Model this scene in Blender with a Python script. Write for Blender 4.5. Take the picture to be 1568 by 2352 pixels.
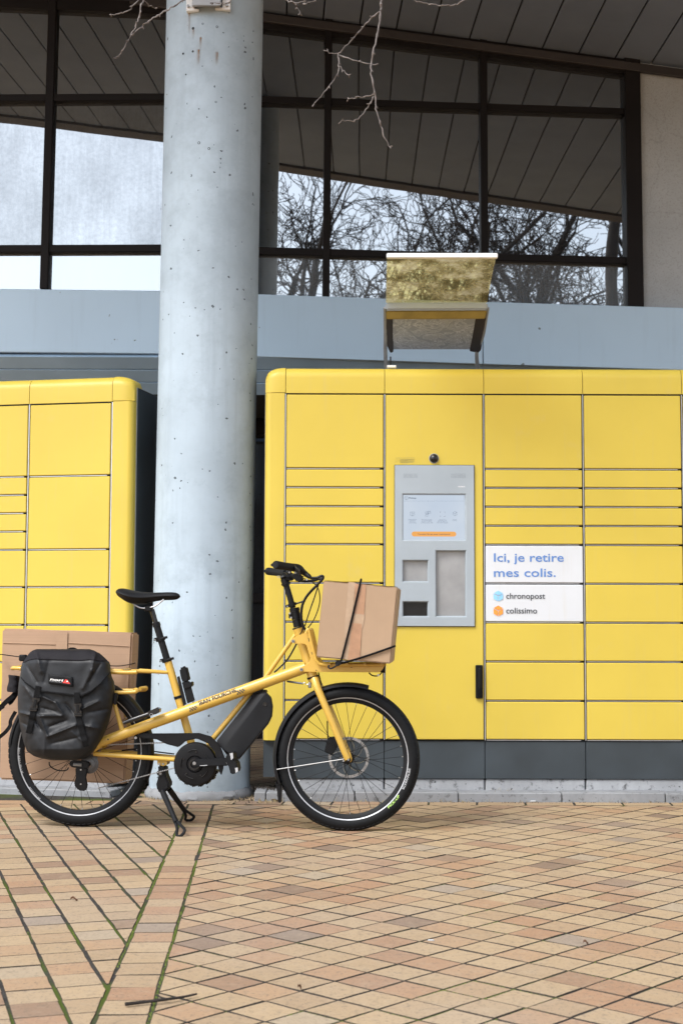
import bpy, bmesh, math, random
from mathutils import Vector, Matrix, noise
random.seed(7)
for o in list(bpy.data.objects): bpy.data.objects.remove(o)
scene = bpy.context.scene
COL = scene.collection
PI = math.pi
V = Vector

# ------------------------------------------------------------------ camera
F, CX, CY, EYE = 3267.0, 784.0, 1176.0, 0.88
PITCH = math.atan(246 / F)
CROT = (Matrix.Rotation(PI/2 + PITCH, 3, 'X') @ Matrix.Rotation(0.003, 3, 'Z'))
CPOS = V((0, 0, EYE))
cam_d = bpy.data.cameras.new('camera'); cam = bpy.data.objects.new('camera', cam_d); COL.objects.link(cam)
cam.matrix_world = Matrix.Translation(CPOS) @ CROT.to_4x4()
cam_d.sensor_fit = 'VERTICAL'; cam_d.sensor_height = 36; cam_d.lens = F / 2352 * 36
cam_d.clip_start = .05; cam_d.clip_end = 1500
cam_d.dof.use_dof = True; cam_d.dof.focus_distance = 6.3; cam_d.dof.aperture_fstop = 8.0
scene.camera = cam
scene.cycles.use_denoising = True; scene.cycles.max_bounces = 7; scene.cycles.diffuse_bounces = 3; scene.cycles.glossy_bounces = 3; scene.cycles.caustics_reflective = False; scene.cycles.caustics_refractive = False
scene.render.resolution_x, scene.render.resolution_y = 682, 1024

# ------------------------------------------------------------------ sky and sun (bright overcast)
SUN_FROM = V((-.60, -.56, 1.05)).normalized()
world = bpy.data.worlds.new('World'); scene.world = world; world.use_nodes = True
wt = world.node_tree; wt.nodes.clear()
sky = wt.nodes.new('ShaderNodeTexSky'); sky.sky_type = 'NISHITA'; sky.sun_disc = False
sky.sun_elevation = math.asin(SUN_FROM.z); sky.sun_rotation = math.atan2(SUN_FROM.x, SUN_FROM.y) % (2*PI)
sky.air_density = 1.0; sky.dust_density = 2.0; sky.ozone_density = 1.0
hs = wt.nodes.new('ShaderNodeHueSaturation'); hs.inputs['Saturation'].default_value = .42
bg = wt.nodes.new('ShaderNodeBackground'); bg.inputs['Strength'].default_value = .15
wo = wt.nodes.new('ShaderNodeOutputWorld')
wt.links.new(sky.outputs[0], hs.inputs['Color']); wt.links.new(hs.outputs[0], bg.inputs['Color']); wt.links.new(bg.outputs[0], wo.inputs['Surface'])
sl = bpy.data.lights.new('sun', 'SUN'); sl.energy = 1.25; sl.angle = math.radians(22); sl.color = (1, .98, .95)
sun = bpy.data.objects.new('sun', sl); COL.objects.link(sun)
sun.rotation_euler = (-SUN_FROM).to_track_quat('-Z', 'Y').to_euler()
scene.view_settings.view_transform = 'Standard'; scene.view_settings.look = 'None'
scene.view_settings.gamma = 1; scene.view_settings.exposure = 1.32
scene.view_settings.use_curve_mapping = False

# ------------------------------------------------------------------ photo pixel (1568 x 2352 grid) -> place
def ray(x, y): return CROT @ V(((x-CX)/F, -(y-CY)/F, -1))
def atY(x, y, Y):
    d = ray(x, y); return CPOS + d*(Y/d.y)
def onz(x, y, z=0.0):
    d = ray(x, y); return CPOS + d*((z-EYE)/d.z)
def onp(x, y, P0, n):
    d = ray(x, y); return CPOS + d*((P0-CPOS).dot(n)/d.dot(n))
def proj(P):
    q = CROT.transposed() @ (P-CPOS); return CX - F*q.x/q.z, CY + F*q.y/q.z
zA = lambda x, y: (.32956*x, 1291.8+.32956*y)
zB = lambda x, y: (344.5+.25632*x, 1263.1+.25632*y)
zC = lambda x, y: (344.5+.25632*x, 1607.6+.25632*y)
zD = lambda x, y: (574.2+.29293*x, 1263.1+.29293*y)
zH = lambda x, y: (597.1+.10985*x, 1274.6+.10985*y)
zP = lambda x, y: (.18308*x, 1464.1+.18308*y)
zK = lambda x, y: (861.2+.19529*x, 1004.8+.19529*y)
zL = lambda x, y: (1079.4+.36627*x, 1033.5+.36627*y)
zN = lambda x, y: (574.2+.40278*x, 545.4+.40278*y)

# ------------------------------------------------------------------ mesh helpers
class MB:
    def __init__(s): s.v = []; s.f = []
    def add(s, vs, fs):
        b = len(s.v); s.v += [V(p) for p in vs]; s.f += [tuple(i+b for i in f) for f in fs]; return s
    def hexa(s, a):                      # 8 points: bottom ring 0-3, top ring 4-7
        return s.add(a, [(3,2,1,0),(4,5,6,7),(0,1,5,4),(1,2,6,5),(2,3,7,6),(3,0,4,7)])
    def box(s, lo, hi):
        x0,y0,z0 = lo; x1,y1,z1 = hi
        return s.hexa([(x0,y0,z0),(x1,y0,z0),(x1,y1,z0),(x0,y1,z0),(x0,y0,z1),(x1,y0,z1),(x1,y1,z1),(x0,y1,z1)])
    def cbox(s, lo, hi, b, M=None):      # chamfered box
        h = [(hi[i]-lo[i])/2 for i in range(3)]; c = [(hi[i]+lo[i])/2 for i in range(3)]
        vs = []; ix = {}
        for sx in (-1,1):
            for sy in (-1,1):
                for sz in (-1,1):
                    sg = (sx,sy,sz)
                    for k in range(3):
                        p = [sg[j]*(h[j] if j == k else h[j]-b)+c[j] for j in range(3)]
                        ix[sg,k] = len(vs); vs.append(M @ V(p) if M else V(p))
        fs = []
        for k in range(3):
            a, e = [(1,2),(0,2),(0,1)][k]
            for sk in (-1,1):
                q = []
                for (sa,se) in ((-1,-1),(1,-1),(1,1),(-1,1)):
                    g = [0,0,0]; g[k]=sk; g[a]=sa; g[e]=se; q.append(ix[tuple(g),k])
                fs.append(tuple(q))
            for sa in (-1,1):
                for se in (-1,1):
                    g0=[0,0,0]; g0[a]=sa; g0[e]=se; g1=g0[:]; g0[k]=-1; g1[k]=1
                    fs.append((ix[tuple(g0),a], ix[tuple(g1),a], ix[tuple(g1),e], ix[tuple(g0),e]))
        for sx in (-1,1):
            for sy in (-1,1):
                for sz in (-1,1): fs.append(tuple(ix[(sx,sy,sz),k] for k in range(3)))
        return s.add(vs, fs)
    def tube(s, pts, r, seg=10, closed=False, flat=None):
        pts = [V(p) for p in pts]; n = len(pts)
        rs = r if isinstance(r, (list,tuple)) else [r]*n
        tg = []
        for i in range(n):
            a = pts[(i-1) % n] if closed else pts[max(i-1,0)]; b = pts[(i+1) % n] if closed else pts[min(i+1,n-1)]
            t = b-a
            tg.append(t.normalized() if t.length > 1e-9 else V((0,0,1)))
        up = V((0,0,1)) if abs(tg[0].z) < .9 else V((1,0,0))
        nx = tg[0].cross(up).normalized(); vs = []
        for i in range(n):
            nx = (nx - tg[i]*nx.dot(tg[i])).normalized(); ny = tg[i].cross(nx)
            for k in range(seg):
                a = 2*PI*k/seg; fl = flat or 1
                vs.append(pts[i] + nx*(math.cos(a)*rs[i]) + ny*(math.sin(a)*rs[i]*fl))
        fs = []
        for i in range(n if closed else n-1):
            j = (i+1) % n
            for k in range(seg):
                k2 = (k+1) % seg; fs.append((i*seg+k, i*seg+k2, j*seg+k2, j*seg+k))
        if not closed: fs += [tuple(range(seg-1,-1,-1)), tuple(range((n-1)*seg, n*seg))]
        return s.add(vs, fs)
    def lathe(s, c, axis, prof, seg=48, closed=False, a0=0, a1=2*PI):   # prof: (radius, along)
        axis = V(axis).normalized(); x = axis.cross(V((0,0,1)) if abs(axis.z) < .9 else V((1,0,0))).normalized(); y = axis.cross(x)
        full = abs(a1-a0-2*PI) < 1e-6; n = seg if full else seg+1; m = len(prof); vs = []
        for i in range(n):
            a = a0+(a1-a0)*i/seg
            d = x*math.cos(a)+y*math.sin(a)
            for (r, t) in prof: vs.append(V(c)+d*r+axis*t)
        fs = []
        for i in range(seg):
            j = (i+1) % n
            for k in range(m if closed else m-1):
                k2 = (k+1) % m; fs.append((i*m+k, j*m+k, j*m+k2, i*m+k2))
        if not full and closed: fs += [tuple(range(m)), tuple(range((n-1)*m, n*m))[::-1]]
        return s.add(vs, fs)
    def disc(s, c, axis, r, h, seg=24): return s.lathe(c, axis, [(1e-5,-h/2),(r,-h/2),(r,h/2),(1e-5,h/2)], seg)
    def prism(s, poly, off):
        off = V(off); n = len(poly); P = [V(p) for p in poly]
        return s.add(P+[p+off for p in P], [tuple(range(n-1,-1,-1)), tuple(range(n,2*n))]+[(i,(i+1)%n,(i+1)%n+n,i+n) for i in range(n)])
    def obar(s, p0, p1, nrm, w, d, b=0):  # bar p0->p1, width w in plane, from plane going d along nrm
        p0, p1, nrm = V(p0), V(p1), V(nrm).normalized(); t = (p1-p0).normalized(); sd = nrm.cross(t).normalized()*(w/2); D = nrm*d
        return s.hexa([p0-sd, p1-sd, p1+sd, p0+sd, p0-sd+D, p1-sd+D, p1+sd+D, p0+sd+D])
    def grid(s, fn, nu, nv):
        vs = [fn(i/(nu-1), j/(nv-1)) for i in range(nu) for j in range(nv)]
        return s.add(vs, [(i*nv+j,(i+1)*nv+j,(i+1)*nv+j+1,i*nv+j+1) for i in range(nu-1) for j in range(nv-1)])
    def mesh(s, name, smooth=40, bevel=0, seg=2, fix=True):
        me = bpy.data.meshes.new(name); me.from_pydata([tuple(p) for p in s.v], [], s.f)
        if fix or bevel:
            bm = bmesh.new(); bm.from_mesh(me); bmesh.ops.recalc_face_normals(bm, faces=bm.faces)
            if bevel:
                ed = [e for e in bm.edges if len(e.link_faces) == 2 and e.calc_face_angle(0) > .5]
                bmesh.ops.bevel(bm, geom=ed, offset=bevel, segments=seg, affect='EDGES', clamp_overlap=True)
            bm.to_mesh(me); bm.free()
        if smooth:
            me.polygons.foreach_set('use_smooth', [True]*len(me.polygons)); me.set_sharp_from_angle(angle=math.radians(smooth))
        return me
    def build(s, name, mat, parent=None, smooth=40, bevel=0, seg=2, fix=True):
        return link(name, s.mesh(name, smooth, bevel, seg, fix), mat, parent)
BASE = {}
def link(name, me, mat, parent=None, M=None, local=False):
    if mat is not None and not me.materials: me.materials.append(mat)
    o = bpy.data.objects.new(name, me); COL.objects.link(o)
    if M is not None: o.matrix_basis = M
    if parent is not None:
        o.parent = parent
        if not local: o.matrix_parent_inverse = BASE.get(parent, Matrix.Identity(4)).inverted()
    return o
def thing(name, label, cat, loc=(0,0,0), rz=0, group=None, kind=None):
    o = bpy.data.objects.new(name, None); COL.objects.link(o); o.empty_display_size = .1
    o.location = loc; o.rotation_euler = (0,0,rz)
    BASE[o] = Matrix.Translation(V(loc)) @ Matrix.Rotation(rz, 4, 'Z')
    return tag(o, label, cat, group, kind)
def tag(o, label=None, cat=None, group=None, kind=None):
    if label: o['label'] = label
    if cat: o['category'] = cat
    if group: o['group'] = group
    if kind: o['kind'] = kind
    return o
def smooth_path(pts, k=6):               # Catmull-Rom
    P = [V(p) for p in pts]; out = []
    for i in range(len(P)-1):
        a = P[max(i-1,0)]; b = P[i]; c = P[i+1]; d = P[min(i+2,len(P)-1)]
        for j in range(k):
            t = j/k; out.append(.5*((2*b)+(c-a)*t+(2*a-5*b+4*c-d)*t*t+(3*b-a-3*c+d)*t**3))
    return out+[P[-1]]

# ------------------------------------------------------------------ materials
def lin(h):
    h = h.lstrip('#'); c = [int(h[i:i+2],16)/255 for i in (0,2,4)]
    return tuple(x/12.92 if x <= .04045 else ((x+.055)/1.055)**2.4 for x in c)
def nt(name):
    m = bpy.data.materials.new(name); m.use_nodes = True; t = m.node_tree; t.nodes.clear()
    o = t.nodes.new('ShaderNodeOutputMaterial'); return m, t, o
def N(t, kind, **kw):
    n = t.nodes.new(kind)
    for k, v in kw.items():
        if k in n.inputs: n.inputs[k].default_value = v
        else: setattr(n, k, v)
    return n
def coords(t, scale=(1,1,1), world=False):
    if world: src = N(t,'ShaderNodeNewGeometry').outputs['Position']
    else: src = N(t,'ShaderNodeTexCoord').outputs['Object']
    mp = N(t,'ShaderNodeMapping'); mp.inputs['Scale'].default_value = scale; t.links.new(src, mp.inputs['Vector']); return mp.outputs[0]
def ramp(t, fac, stops, interp='LINEAR'):
    r = N(t,'ShaderNodeValToRGB'); e = r.color_ramp.elements; r.color_ramp.interpolation = interp
    while len(e) < len(stops): e.new(.5)
    for el, (p, c) in zip(e, stops):
        el.position = p; el.color = (c[0],c[1],c[2],1) if isinstance(c,(tuple,list)) else (c,c,c,1)
    if fac is not None: t.links.new(fac, r.inputs['Fac'])
    return r.outputs['Color']
def noise_tex(t, vec, scale, detail=4, rough=.55):
    n = N(t,'ShaderNodeTexNoise', Scale=scale, Detail=detail, Roughness=rough); t.links.new(vec, n.inputs['Vector']); return n.outputs['Fac']
def mix(t, a, b, fac, blend='MIX'):
    m = N(t,'ShaderNodeMix'); m.data_type = 'RGBA'; m.blend_type = blend
    for s_, v_ in ((6,a),(7,b),(0,fac)):
        if hasattr(v_, 'is_linked') or hasattr(v_, 'links'): t.links.new(v_, m.inputs[s_])
        elif s_ == 0: m.inputs[0].default_value = v_
        else: m.inputs[s_].default_value = (*v_,1)
    return m.outputs[2]
def principled(t, o, col, rough=.5, metal=0, spec=.5, coat=0):
    b = N(t,'ShaderNodeBsdfPrincipled')
    b.inputs['Metallic'].default_value = metal; b.inputs['Specular IOR Level'].default_value = spec; b.inputs['Coat Weight'].default_value = coat
    for k, v_ in (('Base Color',col),('Roughness',rough)):
        if hasattr(v_, 'links'): t.links.new(v_, b.inputs[k])
        else: b.inputs[k].default_value = (*v_,1) if k == 'Base Color' else v_
    t.links.new(b.outputs[0], o.inputs['Surface']); return b
def bump(t, b, h, strength=.3, dist=.002):
    n = N(t,'ShaderNodeBump', Strength=strength, Distance=dist); t.links.new(h, n.inputs['Height']); t.links.new(n.outputs[0], b.inputs['Normal'])
def plain(name, col, rough=.5, metal=0, var=.12, vscale=6, bscale=0, bstr=.2, spec=.5, coat=0, bdist=.001):
    m, t, o = nt(name); vec = coords(t)
    f = noise_tex(t, vec, vscale, 5)
    dark = tuple(c*(1-var) for c in col); lite = tuple(min(1,c*(1+var)) for c in col)
    c = ramp(t, f, [(.3,dark),(.7,lite)])
    r = N(t,'ShaderNodeMapRange'); r.inputs[3].default_value = max(rough-.08,.02); r.inputs[4].default_value = min(rough+.08,1)
    t.links.new(f, r.inputs[0])
    b = principled(t, o, c, r.outputs[0], metal, spec, coat)
    if bscale: bump(t, b, noise_tex(t, vec, bscale, 3), bstr, bdist)
    return m
MT = {}
def locker_paint(name, hexc):
    m, t, o = nt(name); vec = coords(t, world=True)
    f = noise_tex(t, vec, 2.3, 4); g = noise_tex(t, coords(t,(3,3,40),True), 5, 3)
    c0 = hexc if isinstance(hexc, tuple) else lin(hexc)
    c = ramp(t, f, [(.3,tuple(x*.95 for x in c0)),(.7,tuple(min(1,x*1.03) for x in c0))])
    sm = ramp(t, noise_tex(t, vec, 7, 8, .72), [(.60,0.0),(.76,.28)])       # faint smudges
    c = mix(t, c, (.55,.43,.16), sm)
    st = ramp(t, noise_tex(t, coords(t,(26,26,1.2),True), 1.5, 5, .65), [(.56,0.0),(.78,.2)])   # run-off streaks
    c = mix(t, c, (.50,.40,.18), st)
    r = N(t,'ShaderNodeMapRange'); r.inputs[3].default_value = .34; r.inputs[4].default_value = .5; t.links.new(g, r.inputs[0])
    b = principled(t, o, c, r.outputs[0], 0, .4)
    bump(t, b, noise_tex(t, vec, 900, 2), .06, .0006); return m
MT['yellow'] = locker_paint('locker_yellow', (.60,.455,.066))
MT['white_door'] = locker_paint('locker_white', (.62,.64,.665))
MT['anthracite'] = plain('anthracite', (.036,.047,.056), .42, 0, .25, 3, 300, .1)
MT['roof_grey'] = plain('galvanised_roof', (.42,.44,.46), .6, .1, .2, 6)
MT['strip'] = plain('steel_strip', (.52,.53,.55), .35, .6, .1, 20)
MT['black'] = plain('black_plastic', (.005,.005,.006), .45, 0, .2, 30, 500, .15, .22)
MT['black_gloss'] = plain('black_gloss', (.01,.01,.011), .22, 0, .2, 30)
MT['rubber'] = plain('rubber', (.0055,.006,.007), .62, 0, .3, 18, 400, .2, .2)
MT['matte_dark'] = plain('matte_dark', (.006,.0065,.008), .55, 0, .25, 15, 300, .2, .22)
MT['joint_dark'] = plain('joint_dark', (.02,.02,.02), .8, 0, .3, 20)
MT['steel'] = plain('steel', (.36,.36,.37), .34, 1, .2, 40)
MT['silver_paint'] = plain('silver_grey', (.34,.385,.42), .45, .1, .06, 4, 500, .05)
MT['brushed'] = plain('brushed_steel', (.34,.34,.34), .5, .45, .14, 9, 300, .1)
MT['bike'] = plain('bike_paint', (.57,.355,.06), .36, 0, .06, 3, 0, 0, .5, .15)
MT['brushed_dark'] = plain('worn_steel', (.10,.10,.105), .4, .8, .2, 40)
MT['mustard'] = plain('mustard_paint', (.26,.19,.045), .5, 0, .2, 12)
MT['reflect'] = plain('reflective_band', (.46,.47,.49), .4, .2, .08, 30)
MT['white'] = plain('white_paint', (.78,.78,.77), .5, 0, .08, 5)
MT['ink_blue'] = plain('ink_blue', (.105,.225,.52), .5, 0, .03)
MT['ink_dark'] = plain('ink_dark', (.045,.05,.06), .5, 0, .05)
MT['cube_blue'] = plain('cube_blue', (.27,.56,.83), .5, 0, .1, 12)
MT['cube_orange'] = plain('cube_orange', (.85,.30,.05), .5, 0, .1, 12)
MT['ink_sage'] = plain('ink_sage', (.33,.29,.09), .5, 0, .05)
MT['red'] = plain('red_print', (.62,.04,.03), .5, 0, .1)
MT['green_print'] = plain('green_print', (.45,.72,.16), .5, 0, .1)
MT['grey_print'] = plain('grey_print', (.45,.46,.47), .5, 0, .1)
MT['frame'] = plain('bronze_frame', (.010,.008,.008), .6, 0, .2, 3, 120, .1, .15)
MT['trim_brown'] = plain('brown_trim', (.032,.026,.025), .6, 0, .2, 4)
MT['webbing'] = plain('webbing', (.004,.004,.0045), .8, 0, .25, 200, 900, .4, .15)
MT['bag_side'] = plain('bag_cloth', (.007,.006,.0085), .75, 0, .25, 40, 700, .3, .25)
MT['bag'] = plain('bag_tarpaulin', (.008,.009,.011), .50, 0, .3, 20, 160, .10, .33, 0, .002)
MT['concrete_base'] = None

def mk_concrete(name, c0, spots, stain, grime=0):
    m, t, o = nt(name); vec = coords(t, world=True)
    big = noise_tex(t, vec, 1.6, 5, .6); st = noise_tex(t, coords(t,(14,14,.9),True), 1.2, 5, .6)
    c = ramp(t, big, [(.3,tuple(x*.80 for x in c0)),(.7,tuple(min(1,x*1.10) for x in c0))])
    c = mix(t, c, tuple(x*.55 for x in c0), ramp(t, noise_tex(t, vec, 4.5, 7, .72), [(.48,0.0),(.72,.5)]))
    c = mix(t, c, tuple(x*.72 for x in c0), ramp(t, st, [(.52,0.0),(.8,stain)]))
    fine = noise_tex(t, vec, 60, 6, .7)
    c = mix(t, c, tuple(x*.6 for x in c0), ramp(t, fine, [(.58,0.0),(.8,.35)]))
    vo = N(t,'ShaderNodeTexVoronoi', Scale=spots); vo.feature = 'F1'; vo.inputs['Randomness'].default_value = 1
    wv = N(t,'ShaderNodeVectorMath'); wv.operation = 'ADD'
    nz = N(t,'ShaderNodeTexNoise', Scale=70); t.links.new(vec, nz.inputs['Vector'])
    sc = N(t,'ShaderNodeVectorMath'); sc.operation = 'SCALE'; sc.inputs['Scale'].default_value = .02; t.links.new(nz.outputs['Color'], sc.inputs[0])
    t.links.new(vec, wv.inputs[0]); t.links.new(sc.outputs[0], wv.inputs[1]); t.links.new(wv.outputs[0], vo.inputs['Vector'])
    # only some cells hold a pit, with differing sizes
    sp = N(t,'ShaderNodeSeparateColor'); t.links.new(vo.outputs['Color'], sp.inputs[0])
    rad = N(t,'ShaderNodeMapRange'); rad.inputs[1].default_value = .45; rad.inputs[2].default_value = 1; rad.inputs[3].default_value = 0.0; rad.inputs[4].default_value = .19
    t.links.new(sp.outputs[0], rad.inputs[0])
    lt = N(t,'ShaderNodeMath'); lt.operation = 'LESS_THAN'; t.links.new(vo.outputs['Distance'], lt.inputs[0]); t.links.new(rad.outputs[0], lt.inputs[1])
    c = mix(t, c, tuple(x*.22 for x in c0), lt.outputs[0])
    if grime: c = mix(t, c, (.025,.024,.022), ramp(t, noise_tex(t, vec, 26, 7, .75), [(.55,0.0),(.66,grime)]))
    b = principled(t, o, c, .62, 0, .35)
    inv = N(t,'ShaderNodeMath'); inv.operation = 'SUBTRACT'; inv.inputs[0].default_value = 1; t.links.new(lt.outputs[0], inv.inputs[1])
    bn = N(t,'ShaderNodeBump', Strength=.6, Distance=.006); t.links.new(inv.outputs[0], bn.inputs['Height'])
    b2 = N(t,'ShaderNodeBump', Strength=.25, Distance=.004); t.links.new(noise_tex(t, vec, 35, 5), b2.inputs['Height']); t.links.new(bn.outputs[0], b2.inputs['Normal'])
    t.links.new(b2.outputs[0], b.inputs['Normal']); return m
MT['column'] = mk_concrete('column_concrete', (.40,.485,.555), 27, .6)
MT['plinth'] = mk_concrete('plinth_concrete', (.36,.37,.385), 40, .6, .85)
MT['kerb'] = mk_concrete('kerb_stone', (.26,.27,.285), 45, .5, .6)
def mk_render_wall():
    m, t, o = nt('roughcast'); vec = coords(t, world=True)
    f = noise_tex(t, vec, 1.5, 6, .65); g = noise_tex(t, vec, 90, 4, .7)
    c = ramp(t, f, [(.3,(.35,.37,.385)),(.7,(.45,.47,.485))])
    c = mix(t, c, (.20,.19,.17), ramp(t, g, [(.5,0.0),(.75,.5)]))
    ck = N(t,'ShaderNodeTexVoronoi', Scale=1.1); ck.feature = 'DISTANCE_TO_EDGE'
    wv = N(t,'ShaderNodeMix'); wv.data_type = 'VECTOR'; wv.inputs[0].default_value = .12
    nz = N(t,'ShaderNodeTexNoise', Scale=6, Detail=6); t.links.new(vec, nz.inputs['Vector']); t.links.new(vec, wv.inputs[4]); t.links.new(nz.outputs['Color'], wv.inputs[5]); t.links.new(wv.outputs[1], ck.inputs['Vector'])
    c = mix(t, c, (.1,.09,.08), ramp(t, ck.outputs['Distance'], [(.0,.18),(.002,0.0)]))
    b = principled(t, o, c, .85, 0, .2); bump(t, b, g, .6, .006); return m
MT['roughcast'] = mk_render_wall()
def mk_fascia():
    m, t, o = nt('fascia_paint'); vec = coords(t, world=True)
    c0 = (.47,.62,.76)
    c = ramp(t, noise_tex(t, vec, .8, 4), [(.3,tuple(x*.93 for x in c0)),(.7,tuple(x*1.05 for x in c0))])
    c = mix(t, c, (.05,.055,.06), ramp(t, noise_tex(t, vec, 16, 2, .4), [(.765,0.0),(.775,.8)]))
    c = mix(t, c, tuple(x*.8 for x in c0), ramp(t, noise_tex(t, coords(t,(10,10,1),True), 2, 4), [(.55,0.0),(.8,.3)]))
    b = principled(t, o, c, .42, 0, .45); bump(t, b, noise_tex(t, vec, 600, 2), .06, .0005); return m
MT['fascia'] = mk_fascia()
MT['plank'] = plain('soffit_plank_blue', (.36,.51,.67), .5, 0, .1, 3)
def mk_soffit():
    m, t, o = nt('soffit_board'); vec = coords(t, world=True)
    oi = N(t,'ShaderNodeObjectInfo')
    c = ramp(t, noise_tex(t, vec, 3, 6, .6), [(.3,(.165,.195,.25)),(.7,(.195,.23,.29))])
    k = N(t,'ShaderNodeMapRange'); k.inputs[3].default_value = .92; k.inputs[4].default_value = 1.06; t.links.new(oi.outputs['Random'], k.inputs[0])
    mm = N(t,'ShaderNodeVectorMath'); mm.operation = 'SCALE'; t.links.new(c, mm.inputs[0]); t.links.new(k.outputs[0], mm.inputs['Scale'])
    c = mix(t, mm.outputs[0], (.12,.115,.11), ramp(t, noise_tex(t, vec, 14, 6, .75), [(.64,0.0),(.8,.5)]))
    principled(t, o, c, .7, 0, .3); return m
MT['soffit'] = mk_soffit()
def mk_glass(name, refl, dirt, dirtcol, wav=.05, streak=.5, film=0.0):
    m, t, o = nt(name); vec = coords(t, world=True)
    d0 = noise_tex(t, vec, .9, 4, .5); d1 = noise_tex(t, coords(t,(22,22,1.5),True), 2, 5, .7); d2 = noise_tex(t, vec, 38, 5, .75)
    gl = N(t,'ShaderNodeBsdfGlossy', Roughness=.012)
    f1 = mix(t, ramp(t, d1, [(.35,1.0),(.75,1-film*.2)]), ramp(t, d2, [(.4,1.0),(.66,1-film*.22)]), 1.0, 'MULTIPLY')
    f1 = mix(t, f1, ramp(t, d0, [(.38,1-film*.62),(.62,1.0)]), 1.0, 'MULTIPLY')
    t.links.new(mix(t, f1, (.88,.93,.96), 1.0, 'MULTIPLY'), gl.inputs['Color'])
    bn = N(t,'ShaderNodeBump', Strength=wav, Distance=.02)
    t.links.new(noise_tex(t, coords(t,(1,1,.6),True), 2.2, 2), bn.inputs['Height']); t.links.new(bn.outputs[0], gl.inputs['Normal'])
    dk = N(t,'ShaderNodeBsdfDiffuse'); dk.inputs['Color'].default_value = (.012,.012,.013,1)
    m1 = N(t,'ShaderNodeMixShader'); m1.inputs[0].default_value = refl; t.links.new(dk.outputs[0], m1.inputs[1]); t.links.new(gl.outputs[0], m1.inputs[2])
    df = N(t,'ShaderNodeBsdfDiffuse'); df.inputs['Color'].default_value = (*dirtcol,1)
    m2 = N(t,'ShaderNodeMixShader'); t.links.new(ramp(t, d1, [(.3,dirt*(1-streak)),(.7,dirt)]), m2.inputs[0]); t.links.new(m1.outputs[0], m2.inputs[1]); t.links.new(df.outputs[0], m2.inputs[2])
    t.links.new(m2.outputs[0], o.inputs['Surface']); return m
MT['glass'] = mk_glass('window_glass', .48, .012, (.5,.52,.54), .02)
MT['glass_low'] = mk_glass('window_glass_hazy', .52, .16, (.62,.68,.73), .02, .2)
MT['glass_dirty'] = mk_glass('window_glass_dirty', .52, .03, (.6,.62,.64), .02, .45, .75)
MT['glass_door'] = mk_glass('door_glass', .10, .03, (.3,.3,.3), .05)
def mk_poly():
    m, t, o = nt('polycarbonate'); vec = coords(t, world=True)
    b = N(t,'ShaderNodeBsdfPrincipled'); b.inputs['Roughness'].default_value = .3
    big = noise_tex(t, vec, 7, 6, .65); fine = noise_tex(t, vec, 60, 4, .7)
    c = ramp(t, big, [(.35,(.66,.56,.28)),(.5,(.84,.78,.56)),(.62,(.96,.95,.90))])
    t.links.new(c, b.inputs['Base Color'])
    tr = N(t,'ShaderNodeBsdfTransparent'); tr.inputs['Color'].default_value = (.95,.87,.58,1)
    tl = N(t,'ShaderNodeBsdfTranslucent'); t.links.new(c, tl.inputs['Color'])
    ms = N(t,'ShaderNodeMixShader'); ms.inputs[0].default_value = .55; t.links.new(b.outputs[0], ms.inputs[1]); t.links.new(tl.outputs[0], ms.inputs[2])
    mx = N(t,'ShaderNodeMixShader'); t.links.new(ramp(t, mix(t, big, fine, .35), [(.42,.06),(.6,.40)]), mx.inputs[0]); t.links.new(tr.outputs[0], mx.inputs[1]); t.links.new(ms.outputs[0], mx.inputs[2])
    t.links.new(mx.outputs[0], o.inputs['Surface']); return m
MT['poly'] = mk_poly()
def mk_poly_grey():
    m, t, o = nt('polycarbonate_grey'); vec = coords(t, world=True)
    b = N(t,'ShaderNodeBsdfPrincipled'); b.inputs['Roughness'].default_value = .4
    wv = N(t,'ShaderNodeTexNoise', Scale=14, Detail=5, Roughness=.6, Distortion=2.2); t.links.new(vec, wv.inputs['Vector'])
    t.links.new(ramp(t, wv.outputs['Fac'], [(.47,(.34,.37,.43)),(.5,(.70,.74,.82)),(.53,(.37,.40,.46)),(.75,(.50,.53,.58))]), b.inputs['Base Color'])
    tr = N(t,'ShaderNodeBsdfTransparent'); mx = N(t,'ShaderNodeMixShader'); mx.inputs[0].default_value = .85
    t.links.new(tr.outputs[0], mx.inputs[1]); t.links.new(b.outputs[0], mx.inputs[2]); t.links.new(mx.outputs[0], o.inputs['Surface']); return m
MT['poly_grey'] = mk_poly_grey()
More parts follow.
